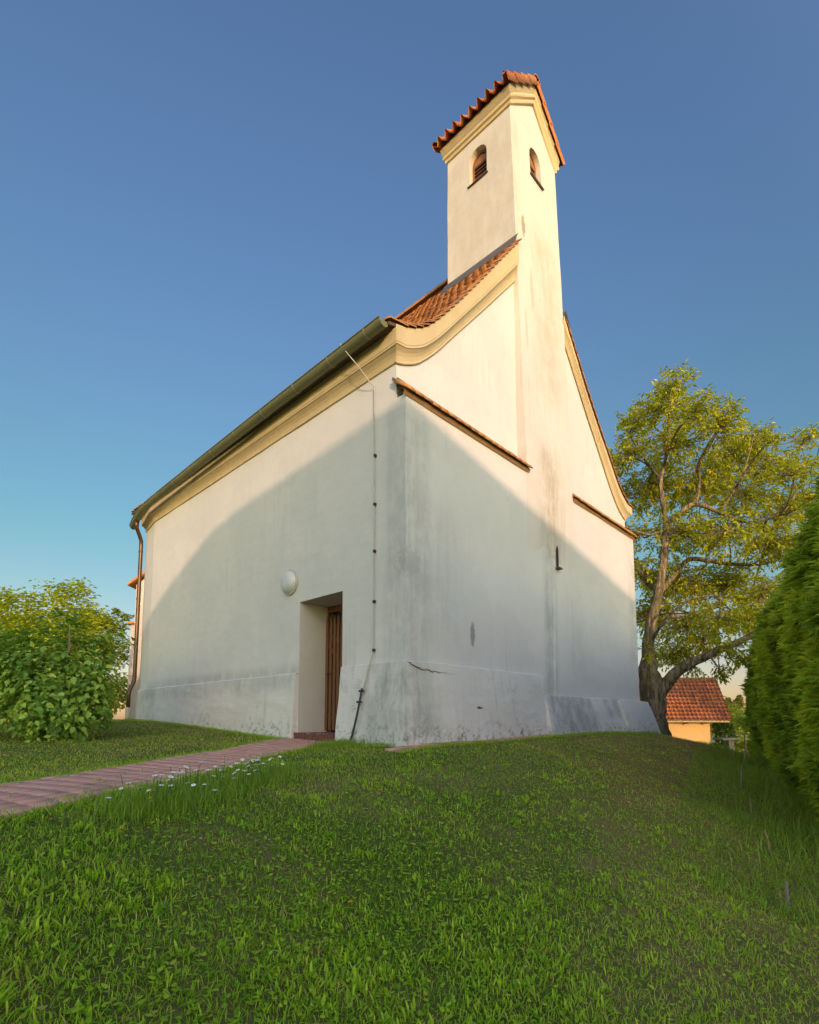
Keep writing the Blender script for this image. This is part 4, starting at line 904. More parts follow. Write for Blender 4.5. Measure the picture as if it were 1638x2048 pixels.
def tree(base, limbs, blobs, per, label, cat, leafmat, barkmat, leafL, name='walnut_tree', nl=7, cover=1.0, group=None, wid=.42):
    root = empty(name, base, label=label, cat=cat, group=group); tm = MB(); skel = []
    for l_ in limbs:
        s_ = smooth_line(l_); j = RG.normal(0, .018, s_[:, :3].shape) * np.minimum(s_[:, 3:4] * 5, 1); s_[:, :3] += j
        tm.tube(s_[:, :3], np.where(s_[:, 3] < .25, s_[:, 3] * .78, s_[:, 3]), 12 if s_[0, 3] > .2 else 7); skel.append(s_)
    sk = np.concatenate(skel); tips = []; 
    # branchlets grow from the nearest limb into every clump of leaves
    tw = MB()
    for (x, y, z, r) in blobs:
        r = r * .82; c_ = np.array([x, y, z]); nb = max(2, int(per * r * r))
        big = sk[np.argmin(((sk[:, :3] - c_) ** 2).sum(1))]
        d_ = np.linalg.norm(c_ - big[:3])
        if d_ > .3: tw.tube(smooth_line([big[:3], big[:3] + (c_ - big[:3]) * .5 + RG.normal(0, .12 * min(d_, 1.5), 3), c_], 4), list(np.linspace(min(.035, big[3]), .012, 9)), 5)
        for q_ in range(nb):
            dr = rnd_dir(1)[0]; e = c_ + dr * r * (RG.random() ** .45) * np.array([1.1, 1.1, .8]) + np.array([0, 0, .05])
            s0 = c_ + (e - c_) * RG.uniform(0, .25)
            if RG.random() < .55: tw.tube([s0, (s0 + e) / 2 + RG.normal(0, .05, 3) + [0, 0, .05], e], [.009, .006, .003], 3, cap=False)
            tips.append((e, unit((e - big[:3])[None])[0]))
    tm.build('trunk', barkmat, root, smooth=True, off=base); tw.build('branches', barkmat, root, off=base)
    e = np.array([t[0] for t in tips]); d = np.array([t[1] for t in tips]); n_ = len(e)
    rach = unit(d + rnd_dir(n_) * .9 + np.array([0, 0, -.15])); cen = []; tp = []; nr = []; LL = []; val = []
    tv = np.clip(RG.normal(.5, .2, n_), 0, 1)
    for k in range(nl):
        f = (k // 2) / ((nl - 1) / 2) if nl > 1 else 0
        s_ = 1 if k % 2 else -1
        side_ = unit(np.cross(rach, np.array([0, 0, 1.0]) + RG.normal(0, .3, (n_, 3))))
        dirv = unit(rach * (.6 if k < nl - 1 else 1) + side_ * s_ * (1 if k < nl - 1 else 0) + RG.normal(0, .25, (n_, 3)) + np.array([0, 0, -.35]))
        cen.append(e + rach * leafL * 1.9 * f); tp.append(dirv); nr.append(unit(np.array([0, 0, 1.0]) + RG.normal(0, .55, (n_, 3)))); LL.append(leafL * RG.uniform(.7, 1.15, n_) * (.8 + .3 * f)); val.append(np.clip(tv + RG.normal(0, .13, n_), 0, 1))
    cen, tp, nr, LL, val = map(np.concatenate, (cen, tp, nr, LL, val))
    me = leaves('crown', cen - np.array(base), nr, tp, LL, LL * wid, val, leafmat, drop=.12)
    add_obj('crown', me, root); return root
tree((7.2, 15.5, 1.1), LIMBS, BL, 190, 'large walnut tree with golden green leaves and a forked trunk beside the church', 'tree', m_walnut, m_bark, .132, wid=.52)

# ------------------------------------------------------------------ shrubs
def shrub(name, base, stems, blobs, count, leafL, mat, label, cat='shrub', group=None, shell=.35, wid=.72, up=.0):
    root = empty(name, base, label=label, cat=cat, group=group); sm_ = MB()
    for s_ in stems:
        l_ = smooth_line(s_, 5); sm_.tube(l_[:, :3], l_[:, 3], 6)
    if stems: sm_.build('stems', m_stem, root, smooth=True, off=base)
    bl = np.array(blobs); wgt = bl[:, 3] ** 2; idx = RG.choice(len(bl), count, p=wgt / wgt.sum()); dr = rnd_dir(count)
    r = bl[idx, 3:4] * (RG.random((count, 1)) ** shell) * np.array([1, 1, .92]) * RG.uniform(.86, 1.14, (count, 1)); p = bl[idx, :3] + dr * r
    p += RG.normal(0, .05, p.shape)
    g = terr(p[:, 0], p[:, 1]); k = p[:, 2] > g + .03; p = p[k]; dr = dr[k]; n_ = len(p)
    out = unit(p - np.array([base[0], base[1], base[2] + .9])); nrm = unit(out * .8 + np.array([0, 0, .9]) + RG.normal(0, .4, (n_, 3)))
    tip = unit(out * .5 + rnd_dir(n_) * .8 + np.array([0, 0, -.45 + up])); tip = unit(tip - nrm * (tip * nrm).sum(1, keepdims=True) * .8)
    LL = leafL * RG.uniform(.45, 1.25, n_); dep = np.clip(RG.normal(.5, .27, n_) + .18 * np.sin(p[:, 0] * 7 + p[:, 2] * 5) * np.sin(p[:, 1] * 6), 0, 1)
    me = leaves('foliage', p - np.array(base), nrm, tip, LL, LL * wid, dep, mat, fold=.18, tipw=.26, drop=.1); add_obj('foliage', me, root); return root
def px(x, y, D):     # direction through the photo at depth D (used only to set out sizes)
    X_ = (x - 819) / 1055; d = np.array([X_, 1, -(y - 1338) / 1055]); c_, s_ = math.cos(R_(5.5)), math.sin(R_(5.5))
    r_ = np.array([d[0], d[1] * c_ - d[2] * s_, d[1] * s_ + d[2] * c_]); return np.array([0, 0, 1.6]) + r_ * D / r_[1]
LB = []
for x, y, r, D in [(60, 1292, 40, 9), (125, 1278, 36, 9), (175, 1300, 38, 9.1), (207, 1318, 22, 9.2), (30, 1340, 60, 8.7), (100, 1345, 68, 8.6), (170, 1355, 58, 8.7), (198, 1370, 28, 9), (40, 1410, 60, 8.5), (110, 1420, 60, 8.4), (170, 1420, 50, 8.6), (195, 1410, 32, 8.8), (-40, 1330, 70, 9), (-40, 1410, 60, 8.8), (150, 1248, 18, 9.2), (85, 1250, 14, 9.3), (120, 1225, 10, 9.2), (215, 1285, 14, 9.2), (-100, 1300, 80, 9.4), (60, 1440, 40, 8.3), (140, 1450, 35, 8.3), (232, 1268, 10, 9.2), (215, 1385, 10, 9), (15, 1285, 26, 9.3), (100, 1370, 60, 9.5), (0, 1300, 60, 9.5), (190, 1285, 14, 9.3), (243, 1352, 6, 9.1), (256, 1285, 6, 9.1)]:
    p = px(x, y, D); LB.append((*p, r / 1055 * D))
lb = (-6.0, 8.9, tz(-6, 8.9)); st = []
for x0, y0, x1, y1 in [(120, 1440, 150, 1240), (90, 1440, 95, 1250), (150, 1440, 215, 1270), (100, 1440, 40, 1260), (135, 1440, 140, 1200), (95, 1440, 100, 1300), (70, 1440, 20, 1290), (145, 1440, 185, 1300)]:
    a = px(x0, 1465, 8.9); b = px(x1, y1, 8.6); m_ = (a + b) / 2 + RG.normal(0, .12, 3); b = b * .8 + a * .2; st.append([(*a, .03), (*m_, .022), (*(b * .75 + m_ * .25), .014), (*b, .006)])
shrub('lilac_bush', lb, st, LB, 9500, .115, m_lilac, 'dense green lilac bush with heart shaped leaves left of the church', 'bush')
SB = []
for x, y, r, D in [(40, 1220, 45, 14), (100, 1205, 45, 14), (150, 1200, 40, 14), (130, 1180, 22, 14), (160, 1180, 20, 14), (185, 1240, 35, 14), (60, 1300, 80, 14.4), (140, 1300, 75, 14.4), (195, 1330, 34, 14.4), (200, 1400, 30, 14.4), (120, 1400, 80, 14.6), (20, 1400, 80, 14.6), (-50, 1250, 70, 14.5), (-60, 1370, 90, 14.5), (10, 1195, 20, 14), (-10, 1220, 40, 14)]:
    p = px(x, y, D); SB.append((*p, r / 1055 * D))
shrub('hazel_shrub', (-9.2, 14.3, tz(-9.2, 14.3)), [[(-9.2, 14.3, 1.3, .08), (-9.3, 14.3, 2.8, .05), (-9.2, 14.2, 4, .02)], [(-9, 14.3, 1.3, .08), (-8.5, 14.3, 2.8, .05), (-8.2, 14.2, 3.8, .02)]], SB, 13000, .13, m_lilac2, 'yellow green sunlit shrub rising behind the lilac bush', 'shrub')
SB = []
for x, y, r, D in [(215, 1245, 18, 24), (235, 1255, 20, 24), (250, 1235, 10, 24), (180, 1240, 25, 24), (225, 1300, 40, 24), (150, 1270, 60, 24), (225, 1380, 40, 24), (60, 1280, 60, 24), (232, 1225, 8, 24)]:
    p = px(x, y, D); SB.append((*p, r / 1055 * D))
shrub('garden_tree', (-14.5, 24, tz(-14.5, 24)), [[(-14.5, 24, 1.3, .12), (-14.4, 24, 3.5, .07), (-14.2, 24, 5.5, .03)]], SB, 9000, .2, m_decid, 'distant leafy tree seen between the shrub and the pale annex', 'tree')

# ------------------------------------------------------------------ thuja hedge
hA = np.array([4.6, 5.55]); hd = unit(np.array([[.5, .866]]))[0]; hn = np.array([-hd[1], hd[0]])
HL = 13.4
def hedge():
    root = empty('thuja_hedge', (8.5, 12, tz(8.5, 12)), label='tall clipped thuja hedge along the right edge of the lawn', cat='hedge')
    n_ = 52000; s_ = HL * RG.random(n_) ** 1.0; s_ = s_ - 1.5
    base = hA[None] + hd[None] * s_[:, None]; gz = terr(base[:, 0], base[:, 1]); H = 3.85 + .25 * np.sin(s_ * 1.9) + .12 * np.sin(s_ * 5.3) - .05 * s_
    f = RG.random(n_); top = RG.random(n_) < .12
    h = np.where(top, H + RG.normal(0, .05, n_), .05 + f * H)
    prof = .25 * np.sin(np.clip(h / H, 0, 1) * math.pi * .9) - .35 * np.clip((h - H + .7) / .7, 0, 1) ** 2 + .1 * np.sin(s_ * 2.3 + h * .8) + .06 * np.sin(s_ * 5 + h * 3) + .045 * np.sin(s_ * 11 - h * 6)
    back = RG.random(n_) < .22
    dep = np.where(top, -RG.random(n_) * 1.2, prof * .75 + RG.normal(0, .05, n_) + .09 * (_fld(_mk(4.0), s_, h) - .5) + .16 * (_fld(_mk(9.0), s_, h) - .5)); dep = np.where(back & ~top, -1.5 - prof, dep)
    end = (RG.random(n_) < .1) & ~top
    near_ = end & (RG.random(n_) < .45); s2 = np.where(end, HL - 1.5 + .2 * np.sin(h * 4), s_); s2 = np.where(near_, -1.5 - .1 * np.sin(h * 4), s2); dep = np.where(end, -RG.random(n_) * 1.5 + .2, dep)
    base = hA[None] + hd[None] * s2[:, None]
    p = np.c_[base + hn[None] * dep[:, None], gz + h]
    outw = np.where(back, -1.0, 1.0)[:, None] * np.r_[hn, 0][None] + np.array([0, 0, .0]); outw = np.where(top[:, None], np.array([[0, 0, 1.0]]) + outw * .3, outw); outw = np.where(end[:, None], np.where(near_[:, None], -1.0, 1.0) * np.r_[hd, 0][None], outw)
    cl = np.clip(.5 + .3 * np.sin(s_ * 1.3 + h * .9) + .25 * np.sin(s_ * 3.7 - h * 2.1) + RG.normal(0, .12, n_), 0, 1)
    cen = []; tp = []; nr = []; LL = []; vv = []; sprv = RG.normal(0, .2, n_)
    t0 = unit(outw * .75 + np.array([0, 0, -.1]) + RG.normal(0, .38, (n_, 3)) + np.array([-.35, -.2, .25]))
    side_ = unit(np.cross(t0, np.array([0, 0, 1.0]) + RG.normal(0, .4, (n_, 3))))
    for k, (a_, off_) in enumerate(((0, .0), (.55, .03), (-.55, .03), (.8, .0), (-.8, 0.0), (.3, .06), (-.3, .06))):
        d = unit(t0 + side_ * a_ + RG.normal(0, .1, (n_, 3))); cen.append(p + t0 * off_ - t0 * .05); tp.append(d); nr.append(unit(np.cross(side_, t0) + RG.normal(0, .3, (n_, 3)))); LL.append(RG.uniform(.07, .15, n_) * (1.15 if k == 0 else .85)); vv.append(np.clip(cl + sprv + RG.normal(0, .06, n_), 0, 1))
    cen, tp, nr, LL, vv = map(np.concatenate, (cen, tp, nr, LL, vv)); base0 = np.array(root.location)
    me = leaves('foliage', cen - base0, nr, tp, LL, LL * .2, vv, m_thuja, fold=.1, tipw=.3, drop=.3); add_obj('foliage', me, root)
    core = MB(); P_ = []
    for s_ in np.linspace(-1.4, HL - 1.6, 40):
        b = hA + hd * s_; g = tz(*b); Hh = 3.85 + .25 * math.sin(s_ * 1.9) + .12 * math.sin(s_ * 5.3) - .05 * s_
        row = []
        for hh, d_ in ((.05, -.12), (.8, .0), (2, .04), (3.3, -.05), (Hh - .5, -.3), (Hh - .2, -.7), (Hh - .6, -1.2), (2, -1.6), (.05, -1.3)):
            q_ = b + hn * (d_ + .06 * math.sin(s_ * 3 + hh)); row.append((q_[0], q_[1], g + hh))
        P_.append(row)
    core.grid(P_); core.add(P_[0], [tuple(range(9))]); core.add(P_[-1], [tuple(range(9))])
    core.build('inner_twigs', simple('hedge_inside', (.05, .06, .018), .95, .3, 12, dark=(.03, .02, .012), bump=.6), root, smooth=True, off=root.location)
hedge()
# small bush at the far end of the hedge, dark bush by the shed
SB = [(*px(1524, 1370, 18.6), .22), (*px(1526, 1410, 18.6), .25), (*px(1522, 1340, 18.8), .15), (*px(1540, 1460, 18.6), .35), (*px(1545, 1400, 18.6), .4)]
shrub('privet_bush', (12.6, 19, tz(12.6, 19)), [], SB, 1500, .08, m_dleaf, 'dark loose bush closing the far end of the thuja hedge', 'bush')
SB = [(*px(1450, 1475, 30.5), .5), (*px(1445, 1455, 31), .5), (*px(1447, 1490, 30), .5), (*px(1452, 1460, 32), .5)]
shrub('elder_bush', (15.8, 27.5, tz(15.8, 27.5)), [], SB, 3500, .13, m_dleaf, 'dark green bush at the right corner of the ochre shed', 'bush')
for k, (x, y, D, r, lab) in enumerate([(1462, 1490, 60, 2.2, 'low yellow green bush left of the fence post by the field'), (1503, 1455, 75, 2.6, 'round yellow green tree standing before the dark trunks of the wood'), (1500, 1490, 55, .9, 'tiny yellow green sapling right of the metal fence post'), (1462, 1425, 85, 2.6, 'broad green tree above the shed gable in front of the wood'), (1535, 1440, 70, 2.0, 'green tree half hidden by the far end of the hedge')]):
    p = px(x, y, D); g = tz(p[0], p[1]); s2 = [(p[0] + RG.normal(0, r * .45), p[1] + RG.normal(0, r * .45), p[2] + RG.normal(0, r * .4), r * .6) for _ in range(7)] + [(*p, r * .7)]
    shrub('young_tree', (p[0], p[1], g), [[(p[0], p[1], g - .2, .1), (p[0], p[1], (g + p[2]) / 2, .08), (*p, .04)]], s2, 1500, .25 + r * .07, m_decid, lab, 'tree', 'young trees at the field edge')

# ------------------------------------------------------------------ pine wood beyond the field
def pine_mesh():
    tm = MB().tube([(0, 0, -1), (0, 0, 8), (.1, 0, 16), (0, 0, 25)], [.28, .22, .15, .03], 7)
    n_ = 1300; z = 9 + 16.2 * RG.random(n_) ** .8; rr = (.35 + 3.1 * (1 - (z - 9) / 16.5) ** .7) * RG.random(n_) ** .5 * (.75 + .25 * np.sin(z * 3)); a_ = RG.random(n_) * 6.283
    p = np.c_[rr * np.cos(a_), rr * np.sin(a_), z - rr * .18]; out = np.c_[np.cos(a_), np.sin(a_), -.15 * np.ones(n_)]
    me = leaves('crown', p, np.tile([0, 0, 1.0], (n_, 1)) + RG.normal(0, .5, (n_, 3)), out + RG.normal(0, .4, (n_, 3)), RG.uniform(.7, 1.3, n_), RG.uniform(.35, .6, n_), np.clip(RG.normal(.55, .22, n_), 0, 1), m_pine, fold=.2)
    return tm.mesh('trunk', m_pbark, True), me
PM = [pine_mesh() for _ in range(3)]
k = 0
for row in range(4):
    for i in range(17):
        x = 112 + i * 4.6 + RG.normal(0, 1.1) + (row % 2) * 2.3; y = 236 + row * 6 + RG.normal(0, 1.6); s_ = RG.uniform(.88, 1.08) 
        z = tz(x, y); r_ = empty('pine_tree', (x, y, z), RG.random() * 6.28, label='tall slender pine in the wood on the far side of the field', cat='tree', group='pines of the wood beyond the field')
        r_.scale = (s_, s_, s_); tm_, cm_ = PM[k % 3]; add_obj('trunk', tm_, r_); add_obj('crown', cm_, r_); k += 1

# ------------------------------------------------------------------ bench slab, fence, wire, stakes
p = px(1455, 1505, 21); g = tz(p[0], p[1])
zt_ = px(1450, 1478, 21)[2]
bt = empty('concrete_table', (p[0], p[1], g), label='grey slab table on a single stone post beyond the grass crest', cat='table')
MB().obox((0, 0, zt_ - g), (.37, .03, .012), (-.03, .3, 0), (0, 0, .035)).build('table_top', m_conc, bt, bevel=.01)
MB().add([(-.0, -.12, -.2), (.26, -.12, -.2), (.26, .12, -.2), (0, .12, -.2), (.01, -.11, zt_ - g - .03), (.22, -.11, zt_ - g - .03), (.22, .11, zt_ - g - .03), (.01, .11, zt_ - g - .03)], [(0, 1, 5, 4), (1, 2, 6, 5), (2, 3, 7, 6), (3, 0, 4, 7), (4, 5, 6, 7)]).build('post', m_conc, bt)
pf_ = px(1491, 1500, 23); fence = empty('metal_fence', (pf_[0], pf_[1], tz(pf_[0], pf_[1])), label='thin grey metal rail fence with posts at the edge of the field', cat='fence')
zr = px(1490, 1468, 23)[2] - fence.location[2]
for dx in (0, .26, 2.2):
    MB().tube([(dx, 0, -.4), (dx, 0, zr + (.02 if dx != .26 else -.35))], .03 if dx != .26 else .018, 8).build('post', m_dsteel, fence)
MB().tube([(-.55, 0, zr), (2.6, .3, zr + .02)], .013, 6).build('rail', m_dsteel, fence)
lab = ['thick grey stake, tallest and nearest in the row along the hedge', 'short pale stake leaning on the thick grey stake', 'slanted pale wooden stake, second from the front in the row', 'thin reddish stake in long grass, middle of the row', 'bleached stick leaning in the long grass beyond the reddish stake', 'pale stake tilted to the right near the far end of the row', 'small thin peg beside the far tilted stake']
for (x, y, h, r, dx, dy, m_), lb_ in zip([(2.56, 3.70, .17, .011, .0, .01, m_stake2), (2.515, 3.72, .09, .009, .005, 0, m_stake), (3.05, 4.58, .17, .009, -.04, 0, m_stake), (3.89, 6.11, .26, .011, -.02, 0, m_stake), (4.7, 7.6, .3, .013, .02, 0, m_stake2), (7.05, 11.3, .3, .02, .1, 0, m_stake), (6.8, 11.2, .24, .012, 0, 0, m_stake)], lab):
    g = tz(x, y); o = MB().tube([(0, 0, -.1), (dx * .5, dy, h * .5), (dx, dy, h)], [r, r, r * .8], 5).build('wooden_stake', m_, label=lb_, cat='stake', group='wooden stakes along the hedge'); o.location = (x, y, g)
pw = empty('overhead_cable', (20.5, 22, 0), label='thin dark cable rising out of frame above the hedge', cat='cable')
a = px(1608, 1012, 19); b = px(1645, 870, 17.5); d = b - a
ptsw = [a - d * .4, a, a + d * .5 + np.array([0, 0, -.03]), b, b + d * 2.0]
MB().tube(ptsw, .014, 5).build('cable', m_dsteel, pw, off=pw.location)

# ------------------------------------------------------------------ lawn
def scatter(n_, xr, yr, fn=None):
    x = RG.uniform(*xr, n_); y = RG.uniform(*yr, n_)
    return x, y
def excl(x, y, edge=.0):
    m = in_poly(x, y, CH_POLY) | in_poly(x, y, STRIP_POLY) | in_poly(x, y, PATH_POLY)
    return m
def patch(x, y): return _fld(_pA, x, y)
def patch2(x, y): return np.clip(.55 * _fld(_pB, x, y) + .45 * _fld(_pC, x, y), 0, 1)
def _old1(x, y): return .5 + .5 * np.sin(x * 1.7 + 1.9 * np.sin(y * 1.1) + .6) * np.sin(y * 2.1 + 1.3 * np.sin(x * 1.4))
def _old2(x, y): return .5 + .25 * np.sin(x * 4.7 + 2.1 * np.sin(y * 3.7)) + .25 * np.sin(y * 5.9 + 1.7 * np.sin(x * 4.1) + 2)
def blades(x, y, z, length, width, lean, az, val, tipw=.35):
    n_ = len(x); d = np.c_[np.cos(az), np.sin(az), np.zeros(n_)]; s_ = np.c_[-np.sin(az), np.cos(az), np.zeros(n_)]; up = np.array([[0, 0, 1.0]])
    b = np.c_[x, y, z]; L_ = length[:, None]; W_ = width[:, None]; cl, sl = np.cos(lean)[:, None], np.sin(lean)[:, None]
    m1 = b + (up * cl + d * sl * .7) * L_ * .45; m2 = b + (up * cl * .92 + d * sl) * L_ * .8; t = b + (up * cl * .95 + d * sl * 1.3) * L_
    V_ = np.stack([b - s_ * W_ * .3, b + s_ * W_ * .3, m1 - s_ * W_ * .5, m1 + s_ * W_ * .5, m2 - s_ * W_ * tipw, m2 + s_ * W_ * tipw, t], 1).reshape(-1, 3)
    k = np.arange(n_)[:, None] * 7
    Q = np.concatenate([k + np.array([[0, 1, 3, 2]]), k + np.array([[2, 3, 5, 4]])], 0); T = k + np.array([[4, 5, 6]])
    return V_, Q, T, np.repeat(val, 7)
def lawn_pts(n_, rmax=24, rmin=1.2, pw=1.0):
    """points spread round the viewpoint's lawn, denser on the near bank"""
    r = rmin * (rmax / rmin) ** (RG.random(n_) ** pw); a = RG.uniform(R_(22), R_(158), n_); return r * np.cos(a), r * np.sin(a)
def hedge_d(x, y):   # signed distance in front of the hedge face
    return (x - hA[0]) * hn[0] + (y - hA[1]) * hn[1]
VA, QA, TA, AA = [], [], [], []; off = 0
def push(V_, Q, T, A):
    global off
    VA.append(V_); QA.append(Q + off); TA.append(T + off); AA.append(A); off += len(V_)
for kind, cnt in (('fine', 330000), ('broad', 120000), ('clover', 80000)):
    x, y = lawn_pts(cnt, 26, 1.15, .82)
    xe = RG.uniform(-11, -2.5, cnt // 7); ye = RG.uniform(-1.5, 6, cnt // 7); x = np.r_[x, xe]; y = np.r_[y, ye]
    m = ~excl(x, y) & (hedge_d(x, y) > .25); x, y = x[m], y[m]
    pa, pb = patch(x, y), patch2(x, y); n_ = len(x)
    dist = np.hypot(x, y); side_ = np.clip((x - .0) / 4, 0, 1)   # right slope is drier and mossier
    left = np.clip((-x - 2.6) / .6, 0, 1)
    if kind == 'fine':
        keep = RG.random(n_) < .7 + .3 * pb
        ln = RG.uniform(.022, .052, n_) * (1 - .35 * side_) * (1 - .35 * left) * np.clip(.8 + dist * .02, .8, 1.2); wd = RG.uniform(.0022, .0042, n_) * np.clip(dist / 4, 1, 2.6); lean = RG.uniform(.15, 1.25, n_)
        dry = (RG.random(n_) < .05 + .6 * np.clip(side_ + .15, 0, 1) * np.clip((pa - .42) * 5, 0, 1) + .1 * left + .25 * np.clip((pb - .58) * 5, 0, 1)); v = np.where(dry, RG.uniform(.82, 1, n_), np.clip(RG.normal(.26 + .34 * pa, .2, n_) + .2 * side_, 0, .9))
    elif kind == 'broad':
        keep = RG.random(n_) < (.15 + 1.2 * (pa * .35 + pb * .65) ** 2) * (1 - .5 * side_) * (1 - .75 * left)
        ln = RG.uniform(.02, .052, n_) * (.65 + .55 * pb) * (1 - .25 * side_); wd = ln * RG.uniform(.12, .2, n_); lean = RG.uniform(.1, 1.05, n_); v = np.clip(RG.normal(.42 + .2 * pb, .16, n_), 0, .8)
    else:
        keep = RG.random(n_) < .25 + .75 * (1 - pa)
        ln = RG.uniform(.012, .024, n_); wd = ln * RG.uniform(.7, 1.0, n_); lean = RG.uniform(1.0, 1.5, n_); v = np.clip(RG.normal(.45, .2, n_), 0, .9)
    x, y, ln, wd, lean, v = (q_[keep] for q_ in (x, y, ln, wd, lean, v)); z = terr(x, y) + micro(x, y)
    if kind == 'clover': z = z + RG.uniform(.004, .022, len(x))
    push(*blades(x, y, z - .004, ln, wd, lean, RG.uniform(0, 6.283, len(x)), v, .42 if kind == 'broad' else .33))
# tufts of broad leaves
x, y = lawn_pts(8500, 16, 1.2, .8); m = ~excl(x, y) & (hedge_d(x, y) > .6) & (x > -1.9) ; x, y = x[m], y[m]
keep = RG.random(len(x)) < np.clip((patch2(x, y) - .35) * 3, .05, 1) * np.clip(1.3 - .18 * x, .3, 1); x, y = x[keep], y[keep]
nb_ = 9; xx = np.repeat(x, nb_) + RG.normal(0, .018, len(x) * nb_); yy = np.repeat(y, nb_) + RG.normal(0, .018, len(x) * nb_); n_ = len(xx)
sc = np.repeat(RG.uniform(.45, 1.05, len(x)), nb_); vv = np.clip(np.repeat(RG.normal(.5, .15, len(x)), nb_) + RG.normal(0, .07, n_), .05, .8)
push(*blades(xx, yy, terr(xx, yy) + micro(xx, yy), RG.uniform(.026, .05, n_) * sc, RG.uniform(.0065, .0105, n_) * sc, RG.uniform(.15, .9, n_), RG.uniform(0, 6.283, n_), vv, .42))
# a ragged fringe along the path edges, wall foot and in paver joints
ex, ey = [], []
for poly, s_ in ((PA, .05), (PB, .05)):
    t = RG.uniform(0, NP_ - 1.001, 5000); i = t.astype(int); f = (t - i)[:, None]; p = poly[i] * (1 - f) + poly[i + 1] * f + RG.normal(0, s_, (5000, 2)); ex.append(p[:, 0]); ey.append(p[:, 1])
t = RG.uniform(0, NP_ - 1.001, 9000); i = t.astype(int); f = (t - i)[:, None]; kk = (RG.integers(0, 10, 9000) / 9.0)[:, None]; 
p = (PA[i] * (1 - f) + PA[i + 1] * f) * (1 - kk) + (PB[i] * (1 - f) + PB[i + 1] * f) * kk; mk = patch2(p[:, 0] * 2, p[:, 1] * 2) > .72; ex.append(p[mk, 0] + RG.normal(0, .006, mk.sum())); ey.append(p[mk, 1] + RG.normal(0, .006, mk.sum()))
s_ = RG.uniform(-.6, 9.2, 5000); p = np.array([O2 + Rv * a_ + Lv * (-.46 + RG.normal(0, .04)) for a_ in s_]); ex.append(p[:, 0]); ey.append(p[:, 1])
s_ = RG.uniform(0, 10.3, 4500); p = np.array([O2 + Rv * (-.17 - abs(RG.normal(0, .06))) + Lv * a_ for a_ in s_ if not 1.2 < a_ < 2.7]); ex.append(p[:, 0]); ey.append(p[:, 1])
ex, ey = np.concatenate(ex), np.concatenate(ey); n_ = len(ex)
push(*blades(ex, ey, terr(ex, ey), RG.uniform(.03, .075, n_), RG.uniform(.003, .007, n_), RG.uniform(.2, 1.1, n_), RG.uniform(0, 6.283, n_), np.clip(RG.normal(.45, .2, n_), 0, .95)))
me = np_mesh('lawn_grass', np.concatenate(VA), quads=np.concatenate(QA), tris=np.concatenate(TA), mats=[m_grass], attr=np.concatenate(AA))
add_obj('lawn_grass', me, None, kind='stuff')

# long grass: strip at the foot of the hedge, by the crest, and the daisy patch beside the path
VA, QA, TA, AA = [], [], [], []; off = 0
n_ = 30000; s_ = RG.uniform(-3, HL + 3, n_); dd = .1 + 1.5 * RG.random(n_) ** 1.2; p = hA[None] + hd[None] * s_[:, None] + hn[None] * dd[:, None]; x, y = p[:, 0], p[:, 1]; m = (y > 1.6) & ~excl(x, y); x, y, dd = x[m], y[m], dd[m]; n_ = len(x)
fall = np.clip(1.25 - dd / 1.5, .12, 1)
push(*blades(x, y, terr(x, y), RG.uniform(.1, .34, n_) * fall, RG.uniform(.003, .007, n_), RG.uniform(.2, 1.2, n_), RG.uniform(0, 6.283, n_), np.clip(RG.normal(.42, .2, n_), 0, 1), .3))
n_ = 9000; x = RG.uniform(8, 15, n_); y = RG.uniform(15, 24, n_); m = (hedge_d(x, y) > .2); x, y = x[m], y[m]; n_ = len(x)
push(*blades(x, y, terr(x, y), RG.uniform(.05, .16, n_), RG.uniform(.006, .012, n_), RG.uniform(.1, .9, n_), RG.uniform(0, 6.283, n_), np.clip(RG.normal(.4, .2, n_), 0, 1), .3))
t = RG.random(5200); n_ = 5200; x = -1.6 + .42 * t + RG.normal(0, .12, n_) ; y = 2.9 + 2.1 * t + RG.normal(0, .2, n_); m = ~excl(x, y); x, y = x[m], y[m]; n_ = len(x)
push(*blades(x, y, terr(x, y), RG.uniform(.05, .15, n_), RG.uniform(.003, .006, n_), RG.uniform(.05, .8, n_), RG.uniform(0, 6.283, n_), np.clip(RG.normal(.4, .16, n_), 0, .85), .3))
p = W(-.35, 1.0); n_ = 1500; x = p[0] + RG.normal(0, .28, n_); y = p[1] + RG.normal(0, .28, n_); m = ~excl(x, y); x, y = x[m], y[m]; n_ = len(x)
push(*blades(x, y, terr(x, y), RG.uniform(.05, .16, n_), RG.uniform(.004, .01, n_), RG.uniform(.1, .8, n_), RG.uniform(0, 6.283, n_), np.clip(RG.normal(.4, .16, n_), 0, .85), .3))
me = np_mesh('long_grass', np.concatenate(VA), quads=np.concatenate(QA), tris=np.concatenate(TA), mats=[m_tgrass], attr=np.concatenate(AA)); add_obj('long_grass', me, None, kind='stuff')

